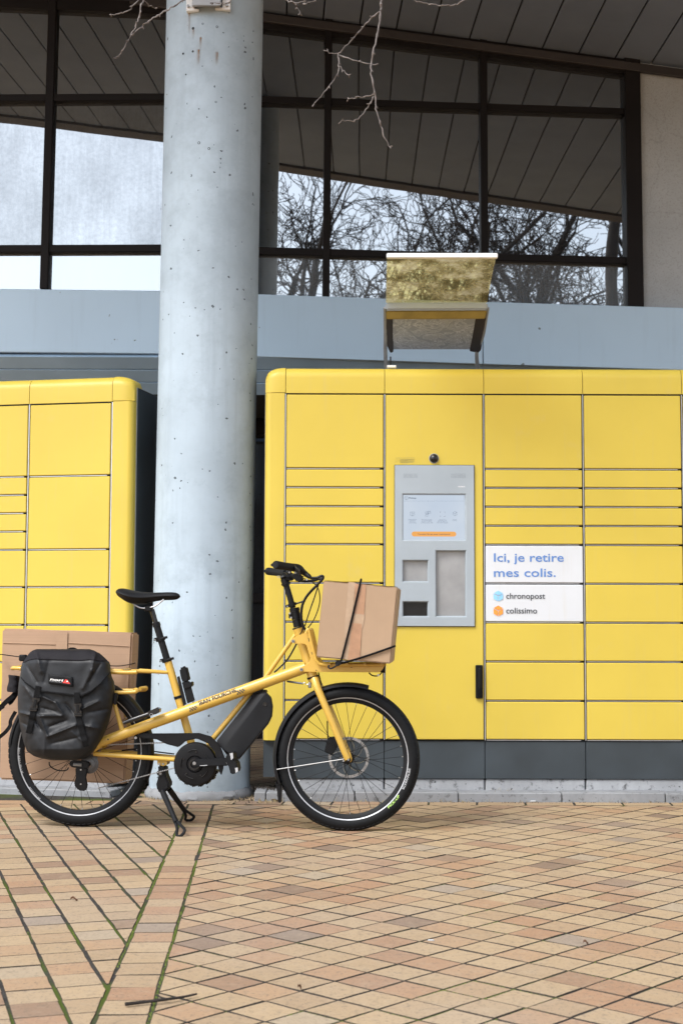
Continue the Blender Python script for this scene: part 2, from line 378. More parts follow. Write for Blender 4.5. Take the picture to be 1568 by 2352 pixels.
def mk_paver():
    m, t, o = nt('paver'); vec = coords(t, world=True)
    oi = N(t,'ShaderNodeObjectInfo'); ge = N(t,'ShaderNodeNewGeometry')
    a = N(t,'ShaderNodeMath'); a.operation = 'ADD'; t.links.new(oi.outputs['Random'], a.inputs[0]); t.links.new(ge.outputs['Random Per Island'], a.inputs[1])
    fr = N(t,'ShaderNodeMath'); fr.operation = 'FRACT'; t.links.new(a.outputs[0], fr.inputs[0])
    c = ramp(t, fr.outputs[0], [(0,(0.323,0.234,0.143)),(.30,(0.357,0.263,0.162)),(.52,(0.306,0.220,0.136)),(.64,(0.331,0.220,0.132)),(.80,(0.300,0.180,0.108)),(.89,(0.225,0.150,0.100)),(.93,(0.165,0.115,0.085)),(.945,(0.280,0.227,0.175)),(.965,(0.327,0.260,0.181)),(1,(0.339,0.247,0.151))])
    w = noise_tex(t, vec, 26, 5, .6)
    c = mix(t, c, (.30,.262,.23), ramp(t, noise_tex(t, vec, .9, 3), [(.46,0.0),(.72,.35)]))      # greyer worn areas
    c = mix(t, c, (.37,.30,.215), ramp(t, w, [(.5,0.0),(.8,.4)]))
    c = mix(t, c, (.15,.115,.085), ramp(t, noise_tex(t, vec, 42, 6, .75), [(.52,0.0),(.70,.7)]))   # pores and dirt
    c = mix(t, c, (.09,.075,.06), ramp(t, noise_tex(t, vec, 120, 4, .65), [(.56,0.0),(.66,.65)]))
    b = principled(t, o, c, .72, 0, .3); bump(t, b, noise_tex(t, vec, 160, 5, .7), .35, .0018); return m
MT['paver'] = mk_paver()
def mk_mortar():
    m, t, o = nt('joint_sand'); vec = coords(t, world=True)
    c = ramp(t, noise_tex(t, vec, 60, 5, .7), [(.3,(.020,.019,.018)),(.7,(.065,.060,.055))])
    c = mix(t, c, (.06,.085,.012), ramp(t, noise_tex(t, vec, 2.4, 3, .5), [(.47,0.0),(.6,.85)]))
    principled(t, o, c, .95, 0, .1); return m
MT['mortar'] = mk_mortar()
MT['paver_edge'] = plain('dirty_paver_edge', (.045,.038,.032), .95, 0, .5, 50, 0, 0, .1)
def mk_far_ground():
    m, t, o = nt('far_paving'); vec = coords(t, world=True)
    br = N(t,'ShaderNodeTexBrick', Scale=1); br.inputs['Brick Width'].default_value = .24; br.inputs['Row Height'].default_value = .12; br.inputs['Mortar Size'].default_value = .006
    br.inputs['Color1'].default_value = (.46,.32,.18,1); br.inputs['Color2'].default_value = (.38,.24,.15,1); br.inputs['Mortar'].default_value = (.05,.045,.04,1)
    t.links.new(vec, br.inputs['Vector']); principled(t, o, br.outputs['Color'], .8, 0, .2); return m
MT['far_ground'] = mk_far_ground()
MT['moss'] = plain('moss', (.10,.135,.018), .95, 0, .5, 60)
MT['soil'] = plain('soil', (.035,.028,.022), .95, 0, .5, 60, 120, .8)
MT['dry_grass'] = plain('dry_grass', (.33,.26,.13), .8, 0, .4, 60)
MT['leaf'] = plain('dead_leaf', (.16,.085,.05), .7, 0, .4, 60)
MT['bark'] = plain('bark', (.03,.025,.022), .9, 0, .35, 8, 40, .6, .2, 0, .01)
MT['twig'] = plain('twig_bark', (.12,.10,.09), .6, 0, .45, 25, 150, .5)
def mk_card(name, c0, vertical, ribs=.3):
    m, t, o = nt(name); vec = coords(t)
    c = ramp(t, noise_tex(t, vec, 5, 5, .6), [(.3,tuple(x*.92 for x in c0)),(.7,tuple(x*1.06 for x in c0))])
    sc = (160,.8,.8) if vertical else (.8,.8,160)
    fl = noise_tex(t, coords(t, sc), 1, 2)
    c = mix(t, c, tuple(x*.88 for x in c0), ramp(t, fl, [(.48,0.0),(.62,ribs)]))
    c = mix(t, c, tuple(x*.6 for x in c0), ramp(t, noise_tex(t, vec, 30, 6, .75), [(.66,0.0),(.8,.35)]))
    b = principled(t, o, c, .78, 0, .25); bump(t, b, fl, ribs*.5, .001); return m
MT['card'] = mk_card('cardboard', (.37,.255,.165), True, .12)
MT['card_big'] = mk_card('cardboard_ribbed', (.385,.255,.17), False, .5)
MT['tape'] = plain('brown_tape', (.36,.20,.115), .32, 0, .12, 30, 60, .2)
MT['tape_clear'] = plain('clear_tape', (.38,.265,.175), .22, 0, .1, 30, 60, .2)
def mk_screen():
    m, t, o = nt('screen'); e = N(t,'ShaderNodeEmission', Strength=.36); vec = coords(t)
    t.links.new(ramp(t, noise_tex(t, vec, 4, 3), [(.3,(.60,.70,.84)),(.7,(.70,.78,.88))]), e.inputs['Color'])
    g = N(t,'ShaderNodeBsdfGlossy', Roughness=.15); mx = N(t,'ShaderNodeMixShader'); mx.inputs[0].default_value = .06
    t.links.new(e.outputs[0], mx.inputs[1]); t.links.new(g.outputs[0], mx.inputs[2]); t.links.new(mx.outputs[0], o.inputs['Surface']); return m
MT['screen'] = mk_screen()
def mk_emit(name, c, s):
    m, t, o = nt(name); e = N(t,'ShaderNodeEmission', Strength=s); vec = coords(t)
    t.links.new(ramp(t, noise_tex(t, vec, 8, 2), [(.3,tuple(x*.95 for x in c)),(.7,c)]), e.inputs['Color']); t.links.new(e.outputs[0], o.inputs['Surface']); return m
MT['button'] = mk_emit('screen_button', (.74,.36,.11), .5)
MT['icon'] = mk_emit('screen_icon', (.05,.09,.16), .25)
MT['icon2'] = mk_emit('screen_text', (.05,.11,.22), .25)

# ------------------------------------------------------------------ lettering (flat outlines from the built-in font)
_txt = {}
def text(s, bold=0.0):
    """vertices scaled to cap height 1, starting at x=0 on baseline"""
    if (s, bold) in _txt: return _txt[s, bold]
    cu = bpy.data.curves.new('t', 'FONT'); cu.body = s; cu.size = 1; cu.offset = bold; cu.resolution_u = 3; cu.fill_mode = 'BOTH'
    o = bpy.data.objects.new('t', cu); COL.objects.link(o)
    dg = bpy.context.evaluated_depsgraph_get(); me = bpy.data.meshes.new_from_object(o.evaluated_get(dg))
    vs = [v.co.copy() for v in me.vertices]; fs = [tuple(p.vertices) for p in me.polygons]
    bpy.data.objects.remove(o); bpy.data.curves.remove(cu); bpy.data.meshes.remove(me)
    x0 = min(v.x for v in vs); k = 1/.729
    _txt[s, bold] = ([V(((v.x-x0)*k, v.y*k, 0)) for v in vs], fs); return _txt[s, bold]
def letter(s, fn, bold=0.0, width=None, height=1.0):
    vs, fs = text(s, bold); w = max(v.x for v in vs); kx = (width/w) if width else height
    m = MB(); m.add([fn(v.x*kx, v.y*height) for v in vs], fs); return m
for _s, _b in (('Ici, je retire',.012),('mes colis.',.012),('chronopost',.008),('colissimo',.008),('Pickup',.012),("Touchez l'écran pour commencer",.012),('JEAN FOURCHE',.03),('SCHWALBE',.01),('PICK-UP',.01),('BIG BEN PLUS',.0),('nori',.03),('CYCLING PRODUCTS',.0),('KEBA',.02),('ÉQUIPEMENT SOUS VIDÉO PROTECTION',.01)): text(_s, _b)

# ================================================================== STRUCTURE
# ------------------------------------------------------------------ pavement
GR = V((0,0,0))
def g1(x, y): return onz(.25632*x, 1837.3+.25632*y)
def g2(x, y): return onz(344.5+.25632*x, 1837.3+.25632*y)
SD = ((onz(487.7,1856)-onz(340,2351)).normalized()+(onz(400,1923.6)-onz(215,2351)).normalized()).normalized()   # strip direction
SQ = V((SD.y, -SD.x, 0))
qR = (SQ.dot(onz(487.7,1856))+SQ.dot(onz(340,2351))+SQ.dot(onz(414,2104)))/3
qL = qR-.1195
YK = onz(1000,1842).y            # kerb front
PA = .1195
def clip(poly, n, d):            # keep n.p >= d
    out = []
    for i in range(len(poly)):
        a, b = poly[i], poly[(i+1) % len(poly)]; da, db = n.dot(a)-d, n.dot(b)-d
        if da >= 0: out.append(a)
        if (da >= 0) != (db >= 0): out.append(a+(b-a)*(da/(da-db)))
    return out
def area(p): return abs(sum(p[i].x*p[(i+1)%len(p)].y-p[(i+1)%len(p)].x*p[i].y for i in range(len(p))))/2
def inset(poly, g):              # shrink convex polygon by g
    c = sum(poly, V((0,0,0)))/len(poly); sgn = 1 if sum((poly[i]-c).cross(poly[(i+1)%len(poly)]-c).z for i in range(len(poly))) > 0 else -1
    q = poly[:]
    for i in range(len(poly)):
        a, b = poly[i], poly[(i+1) % len(poly)]; e = (b-a)
        if e.length < 1e-5: continue
        e.normalize(); n = V((-e.y, e.x, 0))*sgn
        q = clip(q, n, n.dot(a)+g)
        if len(q) < 3: return []
    return q
cells = []                        # (polygon, joint half width)
EY = YK-.118
def in_main(c): return -2.7 < c.x < 2.9 and 1.9 < c.y < EY+.1
e1 = (SD+SQ).normalized()*PA; e2 = (SQ-SD).normalized()*PA
n0 = g2(240,1166)+SQ*0.0; n0 = n0+SQ*(qR-SQ.dot(n0))
YN = V((0,-1,0)); XP = V((1,0,0))
for i in range(-40, 60):
    for j in range(-40, 60):
        a = n0+e1*i+e2*j; poly = [a, a+e1, a+e1+e2, a+e2]; c = a+(e1+e2)*.5
        if in_main(c):
            p = clip(poly, SQ, qR)
            if len(p) > 2: p = clip(p, YN, -EY)
            if len(p) > 2 and area(p) > .0007: cells.append((p, .0028))
        elif -1.9 < c.x < .9 and (EY+.1 if -1.0 < c.x < -.28 else 7.75) <= c.y < 10.6: cells.append((poly, .0025))
LD = (onz(0,1863.6)-onz(245,2261)).normalized(); LQ = V((LD.y,-LD.x,0)); m0 = g1(437,1577)
for i in range(-45, 45):
    for j in range(-40, 45):
        a = m0+LQ*(PA*i)+LD*(PA*j); poly = [a, a+LQ*PA, a+LQ*PA+LD*PA, a+LD*PA]; c = a+(LQ+LD)*PA*.5
        if in_main(c):
            p = clip(poly, -SQ, -qL)
            if len(p) > 2: p = clip(p, YN, -EY)
            if len(p) > 2 and area(p) > .0006: cells.append((p, None))
for j in range(-20, 40):
    a = g1(1180,1275); a = a+SQ*(qL-SQ.dot(a))+SD*(PA*j); poly = [a, a+SQ*.1195, a+SQ*.1195+SD*PA, a+SD*PA]
    if in_main(sum(poly, V((0,0,0)))/4):
        p = clip(poly, YN, -EY)
        if len(p) > 2 and area(p) > .001: cells.append((p, 'strip'))
x = -2.6
while x < 2.9:
    w = .232; cells.append(([V((x,EY,0)), V((x+w,EY,0)), V((x+w+.012,YK+.02,0)), V((x+.012,YK+.02,0))], .004)); x += w
pav = MB().box((-2.9,1.7,-.08), (3.1,11,-.0024)).build('pavement', MT['mortar'], smooth=0)
tag(pav, 'tan and pink square clay pavers laid diagonally with a straight dividing strip', 'pavement', kind='structure')
PM = {}; rj = random.Random(5)
def paver_mesh(poly, c, key=None):
    m = MB()
    if area(poly) > .004:
        q = []
        for i in range(len(poly)):
            a, b = poly[i], poly[(i+1) % len(poly)]; q += [a+V((rj.gauss(0,.0007),rj.gauss(0,.0007),0)), a+(b-a)*rj.uniform(.3,.7)+V((rj.gauss(0,.0008),rj.gauss(0,.0008),0))]
        poly = q
    n = len(poly); cc = sum(poly, V((0,0,0)))/n
    if sum((poly[i]-cc).cross(poly[(i+1)%n]-cc).z for i in range(n)) < 0: poly = poly[::-1]
    top = [cc+(p-cc)*(1-.0016/max((p-cc).length,.01)) for p in poly]
    R3 = [V((p.x-c.x, p.y-c.y, 0)) for p in top]+[V((p.x-c.x,p.y-c.y,-.0016)) for p in poly]+[V((p.x-c.x,p.y-c.y,-.03)) for p in poly]
    fs = [tuple(range(n))]
    for k in (0,1):
        for i in range(n): fs.append((k*n+i, (k+1)*n+i, (k+1)*n+(i+1)%n, k*n+(i+1)%n))
    m.add(R3, fs); m.edge = list(range(1, len(fs))); return m
items = []
for poly, jt in cells:
    if jt is None:       # left field: wide joints along the courses, tight ones across
        c0 = sum(poly, V((0,0,0)))/len(poly)
        p = poly
        lo = min(LQ.dot(v) for v in p); hi = max(LQ.dot(v) for v in p); lo2 = min(LD.dot(v) for v in p); hi2 = max(LD.dot(v) for v in p)
        p = inset(p, .0017)
        if len(p) > 2: p = clip(clip(p, LQ, lo+.0042), -LQ, -hi+.0042)
        if len(p) > 2: p = clip(p, -SQ, -(qL-.005))
    elif jt == 'strip':
        p = clip(clip(inset(poly, .0016), SQ, qL+.0045), -SQ, -(qR-.0045))
    else:
        p = inset(poly, jt)
        if len(p) > 2: p = clip(p, SQ, qR+.0045) if SQ.dot(p[0]) > qR-.01 and jt < .0029 else p
    if len(p) < 3 or area(p) < .0003: continue
    c = sum(p, V((0,0,0)))/len(p); px = proj(c)
    vis = -40 < px[0] < 1608 and px[1] < 2420 and c.y < EY+.2
    items.append((0 if vis else 1, c.y, p, c))
items.sort(key=lambda a: (a[0], a[1]))
rest = MB(); rest_edge = []
for k, (inv, yy, p, c) in enumerate(items):
    jz = max(-.0009,min(.0009,random.gauss(0,.0005))); tilt = Matrix.Rotation(random.gauss(0,.006),4,'Z') @ Matrix.Rotation(random.gauss(0,.0028),4,'X') @ Matrix.Rotation(random.gauss(0,.0028),4,'Y')
    off = V((random.gauss(0,.0008), random.gauss(0,.0008), jz)); M4 = Matrix.Translation(c+off) @ tilt
    if k < 300 and inv == 0:
        key = tuple((round(v.x-c.x,3), round(v.y-c.y,3)) for v in p)+(k % 7,)
        if key not in PM:
            mm = paver_mesh(p, c); me = mm.mesh('paver', 0, fix=False); me.materials.append(MT['paver']); me.materials.append(MT['paver_edge'])
            for q_ in mm.edge: me.polygons[q_].material_index = 1
            PM[key] = me
        link('paver', PM[key], MT['paver'], pav, M4)
    else:
        mm = paver_mesh(p, c); f0 = len(rest.f); rest.add([M4 @ v for v in mm.v], mm.f); rest_edge += [f0+q_ for q_ in mm.edge]
ro = rest.build('distant_pavers', MT['paver'], pav, smooth=0, fix=False); ro['kind'] = 'stuff'; ro.data.materials.append(MT['paver_edge'])
for q_ in rest_edge: ro.data.polygons[q_].material_index = 1
far = MB().box((-150,-150,-.3), (150,200,-.09)).build('ground', MT['far_ground'], smooth=0)
tag(far, 'wide paved square around the lockers', 'ground', kind='structure')
# moss along the strip joints and some field joints
moss = MB()
def tuft(p, r):
    a0 = random.random()*6
    ring = [p+V((math.cos(a0+k*2*PI/5)*r*random.uniform(.7,1.3), math.sin(a0+k*2*PI/5)*r*random.uniform(.7,1.3), -.004)) for k in range(5)]
    moss.add(ring+[p+V((random.gauss(0,r*.3),random.gauss(0,r*.3),r*.55))], [(k,(k+1)%5,5) for k in range(5)])
def moss_line(a, b, dens, w, thr):
    n = int((b-a).length*dens)
    for k in range(n):
        p = a+(b-a)*random.random(); 
        if noise.noise(V((p.x*3.1, p.y*3.1, 3.7))) > thr: tuft(p+V((random.gauss(0,w),random.gauss(0,w),-.0018)), random.uniform(.0015,.0042))
sl_ = lambda q, y: SQ*q+SD*((y-(SQ*q).y)/SD.y)
moss_line(sl_(qR,2.4), sl_(qR,6.6), 520, .0016, -.12); moss_line(sl_(qL,2.6), sl_(qL,6.2), 520, .0016, -.05)
for i in range(-14, 2):
    a = m0+LQ*(PA*i); s0 = -9; b0 = a+LD*(PA*s0)
    tmax = (qL-SQ.dot(b0))/SQ.dot(-LD) if abs(SQ.dot(LD)) > 1e-6 else 0
    top_ = a+LD*(PA*26)
    # from the strip upwards
    st = b0
    for _ in range(400):
        if SQ.dot(st) < qL: break
        st = st+LD*.02
    moss_line(st, st+LD*1.5, 260, .0013, -.02)
for poly, jt in cells:
    if jt == .0028 and random.random() < .5:
        moss_line(poly[0], poly[1], 330, .0008, .30); moss_line(poly[1], poly[2], 330, .0008, .30)
mo = moss.build('moss', MT['moss'], smooth=0, fix=False); tag(mo, 'green moss growing in the joints between the pavers', 'moss', kind='stuff')

# ------------------------------------------------------------------ kerb stones
kx0 = atY(583,1835,YK).x
kerb = thing('kerb', 'low grey concrete kerb along the foot of the lockers', 'kerb', (kx0,YK,0), kind='structure')
x = kx0
for k, w in enumerate([.058,.43,.5,.5,.5,.5,.5]):
    MB().cbox((x+.002,YK,-.05), (x+w-.002,YK+.21,.045+random.uniform(-.002,.002)), .004).build('kerb_stone', MT['kerb'], kerb, smooth=0); x += w

# ------------------------------------------------------------------ building front
YW = 9.10
PJ = atY(480,700,YW)                                   # the two facets meet behind the column
thR = math.radians(1.3); nR = V((math.sin(thR),-math.cos(thR),0)); nL = V((0,-1,0))
bld = thing('office_building', 'building front with dark framed windows, blue fascia and sloping board soffit', 'building', (PJ.x,PJ.y,0), kind='thing')
def wr(x, y, d=0.0): return onp(x, y, PJ+nR*d, nR)     # d = metres in front of the glass
def wl(x, y, d=0.0): return onp(x, y, PJ+nL*d, nL)
def bar(name, p0, p1, n, w, d, mat, back=.0, par=None):
    return MB().obar(p0-n*back, p1-n*back, n, w, d+back).build(name, mat, par or bld, bevel=.004, seg=1)
S_ = YW/F
# mullions and transoms
TOPR = lambda x: 57+.134*(x-784)
def vbar(f, n, x0, y0, x1, y1, wpx, d, name='mullion'): return bar(name, f(x0,y0), f(x1,y1), n, wpx*S_, d, MT['frame'], .03)
vbar(wr,nR,755,40,748,690,17,.06); vbar(wr,nR,1107,90,1111,706,17,.06); vbar(wr,nR,594,20,586,684,10,.06)
vbar(wr,nR,1445,140,1454,722,37,.075,'window_jamb')
vbar(wl,nL,127,-60,105,668,19,.06); vbar(wl,nL,-260,-60,-285,668,19,.06); vbar(wl,nL,420,-20,412,675,14,.06)
def hbar(f, n, x0, y0, x1, y1, wpx, d, name='transom'): return bar(name, f(x0,y0), f(x1,y1), n, wpx*S_, d, MT['frame'], .03)
hbar(wr,nR,500,230,1440,262,16,.05); hbar(wr,nR,500,577,1440,603,17,.05); hbar(wr,nR,500,40,1440,160,40,.05,'head_rail')
hbar(wl,nL,-400,233,480,228,17,.05); hbar(wl,nL,-400,577,480,574,18,.05); hbar(wl,nL,-400,-10,480,30,30,.05,'head_rail')
# panes
def pane(f, n, xs, y0s, y1s, mat, jit=.0012):
    a = [f(xs[0],y1s[0]), f(xs[1],y1s[1]), f(xs[1],y0s[1]), f(xs[0],y0s[0])]
    w = [V((0,0,0))-n*0.0]
    t1 = random.gauss(0,jit); t2 = random.gauss(0,jit*.5); c = sum(a, V((0,0,0)))/4; ex = V((-n.y,n.x,0))
    a = [p+n*(ex.dot(p-c)*t1+(p.z-c.z)*t2) for p in a]
    return MB().hexa([p-n*.008 for p in a]+a).build('window_pane', mat, bld, smooth=0)
yU = lambda x: 230+(x-500)*.034; yM = lambda x: 577+(x-500)*.0277; yB = lambda x: 676+(x-590)*.0317; yT = lambda x: TOPR(x)+22
xr = [440,590,752,1109,1440]
for a, b in zip(xr, xr[1:]):
    pane(wr,nR,(a,b),(yT(a),yT(b)),(yU(a),yU(b)),MT['glass']); pane(wr,nR,(a,b),(yU(a),yU(b)),(yM(a),yM(b)),MT['glass']); pane(wr,nR,(a,b),(yM(a),yM(b)),(yB(a)+12,yB(b)+12),MT['glass_low'])
xl = [-560,-270,116,480]
for a, b in zip(xl, xl[1:]):
    pane(wl,nL,(a,b),(0-40,20-40),(231,231),MT['glass']); pane(wl,nL,(a,b),(231,231),(576,576),MT['glass_dirty']); pane(wl,nL,(a,b),(576,576),(680,680),MT['glass_low'])
# dark room behind the glass
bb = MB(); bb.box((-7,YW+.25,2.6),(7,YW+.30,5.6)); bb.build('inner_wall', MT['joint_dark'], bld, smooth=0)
# fascia sheets
FD = .12
def quad_slab(name, pts, back, mat, bev=.004): return MB().hexa([p+back for p in pts]+list(pts)).build(name, mat, bld, bevel=bev, seg=1)
quad_slab('fascia_panel', [wl(-500,803,FD), wl(470,813.5,FD), wl(470,669,FD), wl(-500,657,FD)], V((0,.35,0)), MT['fascia'])
quad_slab('fascia_panel', [wr(470,815,FD), wr(1108,836,FD), wr(1108,693,FD), wr(470,671.5,FD)], -nR*.35, MT['fascia'])
quad_slab('fascia_panel', [wr(1109.5,836,FD), wr(1900,860,FD), wr(1900,717,FD), wr(1109.5,693,FD)], -nR*.35, MT['fascia'])
# rough-cast wall to the right
quad_slab('roughcast_wall', [wr(1464,760,.03), wr(2300,780,.03), wr(2300,120,.03), wr(1464,120,.03)], -nR*.3, MT['roughcast'])
# low soffit planks under the fascia
zS = wr(590,819,FD).z+.004
exR = V((-nR.y, nR.x, 0)); exL = V((1,0,0))
def pl(ex, n, s0, s1, d0, d1, z0, z1):
    P = [PJ+ex*s_-n*d_ for s_, d_ in ((s0,d0),(s1,d0),(s1,d1),(s0,d1))]
    return MB().hexa([V((p.x,p.y,z0)) for p in P]+[V((p.x,p.y,z1)) for p in P])
SLD, SLZ = .27, .205                                    # planks given a rake so they catch more sky light: set-back and drop
for k in range(3):
    fa, fb2 = k/3+.012, (k+1)/3-.012
    for ex, n, s0, s1 in ((exL,nL,-4,-.005),(exR,nR,.005,4.6)):
        P = []
        for f in (fa, fb2):
            for sv in (s0, s1):
                q = PJ+ex*sv-n*(-FD+.008+SLD*f); P.append(V((q.x,q.y,zS-.006-SLZ*f)))
        q4 = [P[0],P[1],P[3],P[2]]; back_ = -n*.02+V((0,0,.02))
        MB().hexa(q4+[p+back_ for p in q4]).build('soffit_plank', MT['plank'], bld, smooth=0, bevel=.002, seg=1)
MB().box((-4.8,YW-FD+SLD+.12,zS-SLZ+.03),(4.6,10.9,zS-SLZ+.09)).build('ceiling_void', MT['joint_dark'], bld, smooth=0)
# recessed glazed entrance
YE = 10.58
MB().box((-4.5,YE-.09,zS-.10),(4.5,YE+.12,zS-.002)).build('entrance_beam', MT['frame'], bld, bevel=.004)
MB().box((-4.5,YE-.05,zS-.30),(4.5,YE+.05,zS-.20)).build('entrance_beam', MT['frame'], bld, bevel=.004)
for k in range(9):
    x0 = -4.62+k*1.05
    MB().box((x0+.04,YE,.12),(x0+1.01,YE+.02,zS-.1)).build('door_pane', MT['glass_door'], bld, smooth=0)
    MB().box((x0-.04,YE-.04,0),(x0+.04,YE+.04,2.6)).build('door_post', MT['frame'], bld, bevel=.004)
MB().box((-4.7,YE-.03,1.0),(4.6,YE+.03,1.07)).build('door_rail', MT['frame'], bld, bevel=.004)
MB().box((-4.7,YE-.03,0),(4.6,YE+.03,.12)).build('door_rail', MT['frame'], bld, bevel=.004)
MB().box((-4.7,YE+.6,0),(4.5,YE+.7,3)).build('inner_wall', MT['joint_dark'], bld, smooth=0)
MB().box((4.4,YW+.35,0),(6.5,YE+1,zS-.01)).build('side_wall', MT['roughcast'], bld, smooth=0)
# big sloping soffit: boards run from the wall out to the roof edge
A0, A1 = wr(500,TOPR(500)), wr(1568,TOPR(1568)); wv_ = (A1-A0).normalized()
jd = ray(604,1557); jd = -jd/jd.y                       # towards the camera, per metre of Y
def EDGE(s_):
    X = A0.x+s_; return 5.74 if X < -1.25 else (5.74-(X+1.25)*.85 if X < -.77 else 5.33-.045*(X+.5))
sn = wv_.cross(jd).normalized(); sn = sn if sn.z > 0 else -sn
def sof(s, yy, up=0.0):
    p = A0+wv_*s; k = (p.y-yy); return p+jd*k+sn*up
BW = .242
ph = (wr(784.3+.5*583,.5*182)-A0).dot(wv_) % BW
for k in range(-17, 22):
    s0 = ph+k*BW; sa, sb = s0+.005, s0+BW-.005
    q = [sof(sa,9.3), sof(sb,9.3), sof(sb,EDGE(sb)+.22), sof(sa,EDGE(sa)+.22)]
    MB().hexa(q+[p+sn*.02 for p in q]).build('soffit_board', MT['soffit'], bld, smooth=0, bevel=.003, seg=1)
    sa, sb = s0, s0+BW
    q = [sof(sa,EDGE(sa)+.215,-.02), sof(sb,EDGE(sb)+.215,-.02), sof(sb,EDGE(sb),-.02), sof(sa,EDGE(sa),-.02)]
    MB().hexa(q+[p+sn*.32 for p in q]).build('roof_edge', MT['trim_brown'], bld, smooth=0)
q = [sof(-4.3,9.5,.03), sof(5.3,9.5,.03), sof(5.3,5.3,.03), sof(-4.3,5.9,.03)]
MB().hexa(q+[p+V((0,0,.25)) for p in q]).build('roof_slab', MT['joint_dark'], bld, smooth=0)
bar('soffit_trim', wr(300,TOPR(300)+10,.05), wr(1640,TOPR(1640)+10,.05), nR, 20*S_, .03, MT['trim_brown'])

# ------------------------------------------------------------------ round column
cb = onz(459,1839.5); CR = 0.0
def col_pt(xc, y, Yc): return atY(xc, y, Yc)
wpx = 226; Yc = cb.y+.26; CR = wpx/2/F*Yc*1.005
Yc = cb.y+CR
b0 = V((col_pt(458,1838,Yc).x, Yc, -.02)); t0 = col_pt(494,0,Yc); t0 = b0+(t0-b0)*1.25
colm = thing('concrete_column', 'round pale blue-grey concrete column with small pits and rust streaks', 'column', (b0.x,b0.y,0), kind='thing')
m = MB(); nz_, ns = 60, 64
for i in range(nz_+1):
    f = i/nz_; p = b0+(t0-b0)*f
    for k in range(ns):
        a = 2*PI*k/ns; d = V((math.cos(a),math.sin(a),0)); r = CR*(1+.0022*noise.noise(V((d.x*1.5,d.y*1.5,p.z*1.2))))
        m.v.append(p+d*r)
m.f = [(i*ns+k, i*ns+(k+1)%ns, (i+1)*ns+(k+1)%ns, (i+1)*ns+k) for i in range(nz_) for k in range(ns)]+[tuple(range(nz_*ns,(nz_+1)*ns))]
m.build('shaft', MT['column'], colm)
# rough mortar collar at the foot
m = MB()
for i in range(6):
    for k in range(72):
        a = 2*PI*k/72; n_ = noise.noise(V((math.cos(a)*9,math.sin(a)*9,i*.7)))
        r = CR+[.018,.020,.017,.010,.004,-.004][i]+.008*n_; m.v.append(V((b0.x,b0.y,0))+V((math.cos(a)*r,math.sin(a)*r,[-.01,.008,.02,.032,.042,.046][i]+.010*noise.noise(V((math.cos(a)*6,math.sin(a)*6,4))))))
m.f = [(i*72+k, i*72+(k+1)%72, (i+1)*72+(k+1)%72, (i+1)*72+k) for i in range(5) for k in range(72)]
m.build('foot_collar', MT['kerb'], colm)
def mk_rust():
    m, t, o = nt('rust_run'); g = N(t,'ShaderNodeTexCoord').outputs['Generated']; sp = N(t,'ShaderNodeSeparateXYZ'); t.links.new(g, sp.inputs[0])
    d = N(t,'ShaderNodeBsdfDiffuse'); d.inputs['Color'].default_value = (.30,.15,.04,1); tr = N(t,'ShaderNodeBsdfTransparent'); mx = N(t,'ShaderNodeMixShader')
    px = ramp(t, sp.outputs[0], [(0,0.0),(.45,1.0),(.6,1.0),(1,0.0)]); pz = ramp(t, sp.outputs[2], [(0,0.0),(.9,.8),(1,0.0)])
    a = mix(t, px, pz, 1.0, 'MULTIPLY'); a = mix(t, a, ramp(t, noise_tex(t, coords(t,(40,40,6),True), 3, 4), [(.3,.2),(.6,1.0)]), 1.0, 'MULTIPLY')
    t.links.new(a, mx.inputs[0]); t.links.new(tr.outputs[0], mx.inputs[1]); t.links.new(d.outputs[0], mx.inputs[2]); t.links.new(mx.outputs[0], o.inputs['Surface']); return m
MT['rust'] = mk_rust()
for x_, ya_, yb_, w_ in ((435,26,80,6),(444,68,92,7),(461,84,118,7),(456,112,150,9),(498,118,152,9)):
    def rs(u, v):
        x = x_+(u-.5)*w_; y = ya_+(yb_-ya_)*v; p = atY(x,y,Yc-CR); ax = b0+(t0-b0)*((p.z-b0.z)/(t0.z-b0.z)); dx = p.x-ax.x
        p = atY(x,y,Yc-math.sqrt(max(1e-6,CR*CR-dx*dx))); return p+V((dx,-math.sqrt(max(1e-6,CR*CR-dx*dx)),0)).normalized()*.0016
    MB().grid(rs,5,12).build('rust_streak', MT['rust'], colm, fix=False)
# bracket and fixing box near the top
fy = Yc-CR
def cf(x, y, d=0.0): return atY(x, y, fy-d)
br_ = None
for xa, xb, xc_, xd, yl in ((428,447,428,457,25),(511,529,494,529,22)):
    m = MB(); m.hexa([cf(xa,yl-2,.012),cf(xb,yl-2,.012),cf(xb,yl-2,.004)+V((0,.05,0)),cf(xa,yl-2,.004)+V((0,.05,0)),cf(xa,-60,.012),cf(xb,-60,.012),cf(xb,-60,.0)+V((0,.05,0)),cf(xa,-60,.0)+V((0,.05,0))])
    m.hexa([cf(xc_,yl,.013),cf(xd,yl,.013),cf(xd,yl)+V((0,.05,0)),cf(xc_,yl)+V((0,.05,0)),cf(xc_,yl-5,.013),cf(xd,yl-5,.013),cf(xd,yl-5)+V((0,.05,0)),cf(xc_,yl-5)+V((0,.05,0))])
    br_ = m.build('bracket', MT['white'], colm, bevel=.002)
MB().hexa([cf(441,13,.06),cf(507,13,.06),cf(507,13)+V((0,.03,0)),cf(441,13)+V((0,.03,0)),cf(441,-60,.06),cf(507,-60,.06),cf(507,-60)+V((0,.03,0)),cf(441,-60)+V((0,.03,0))]).build('fixture_box', MT['brushed'], colm, bevel=.003)
for x_, y_ in ((432.5,14),(521,12)):
    MB().disc(cf(x_,y_,.018),(0,1,0),.007,.012,6).build('bolt', MT['brushed'], br_)
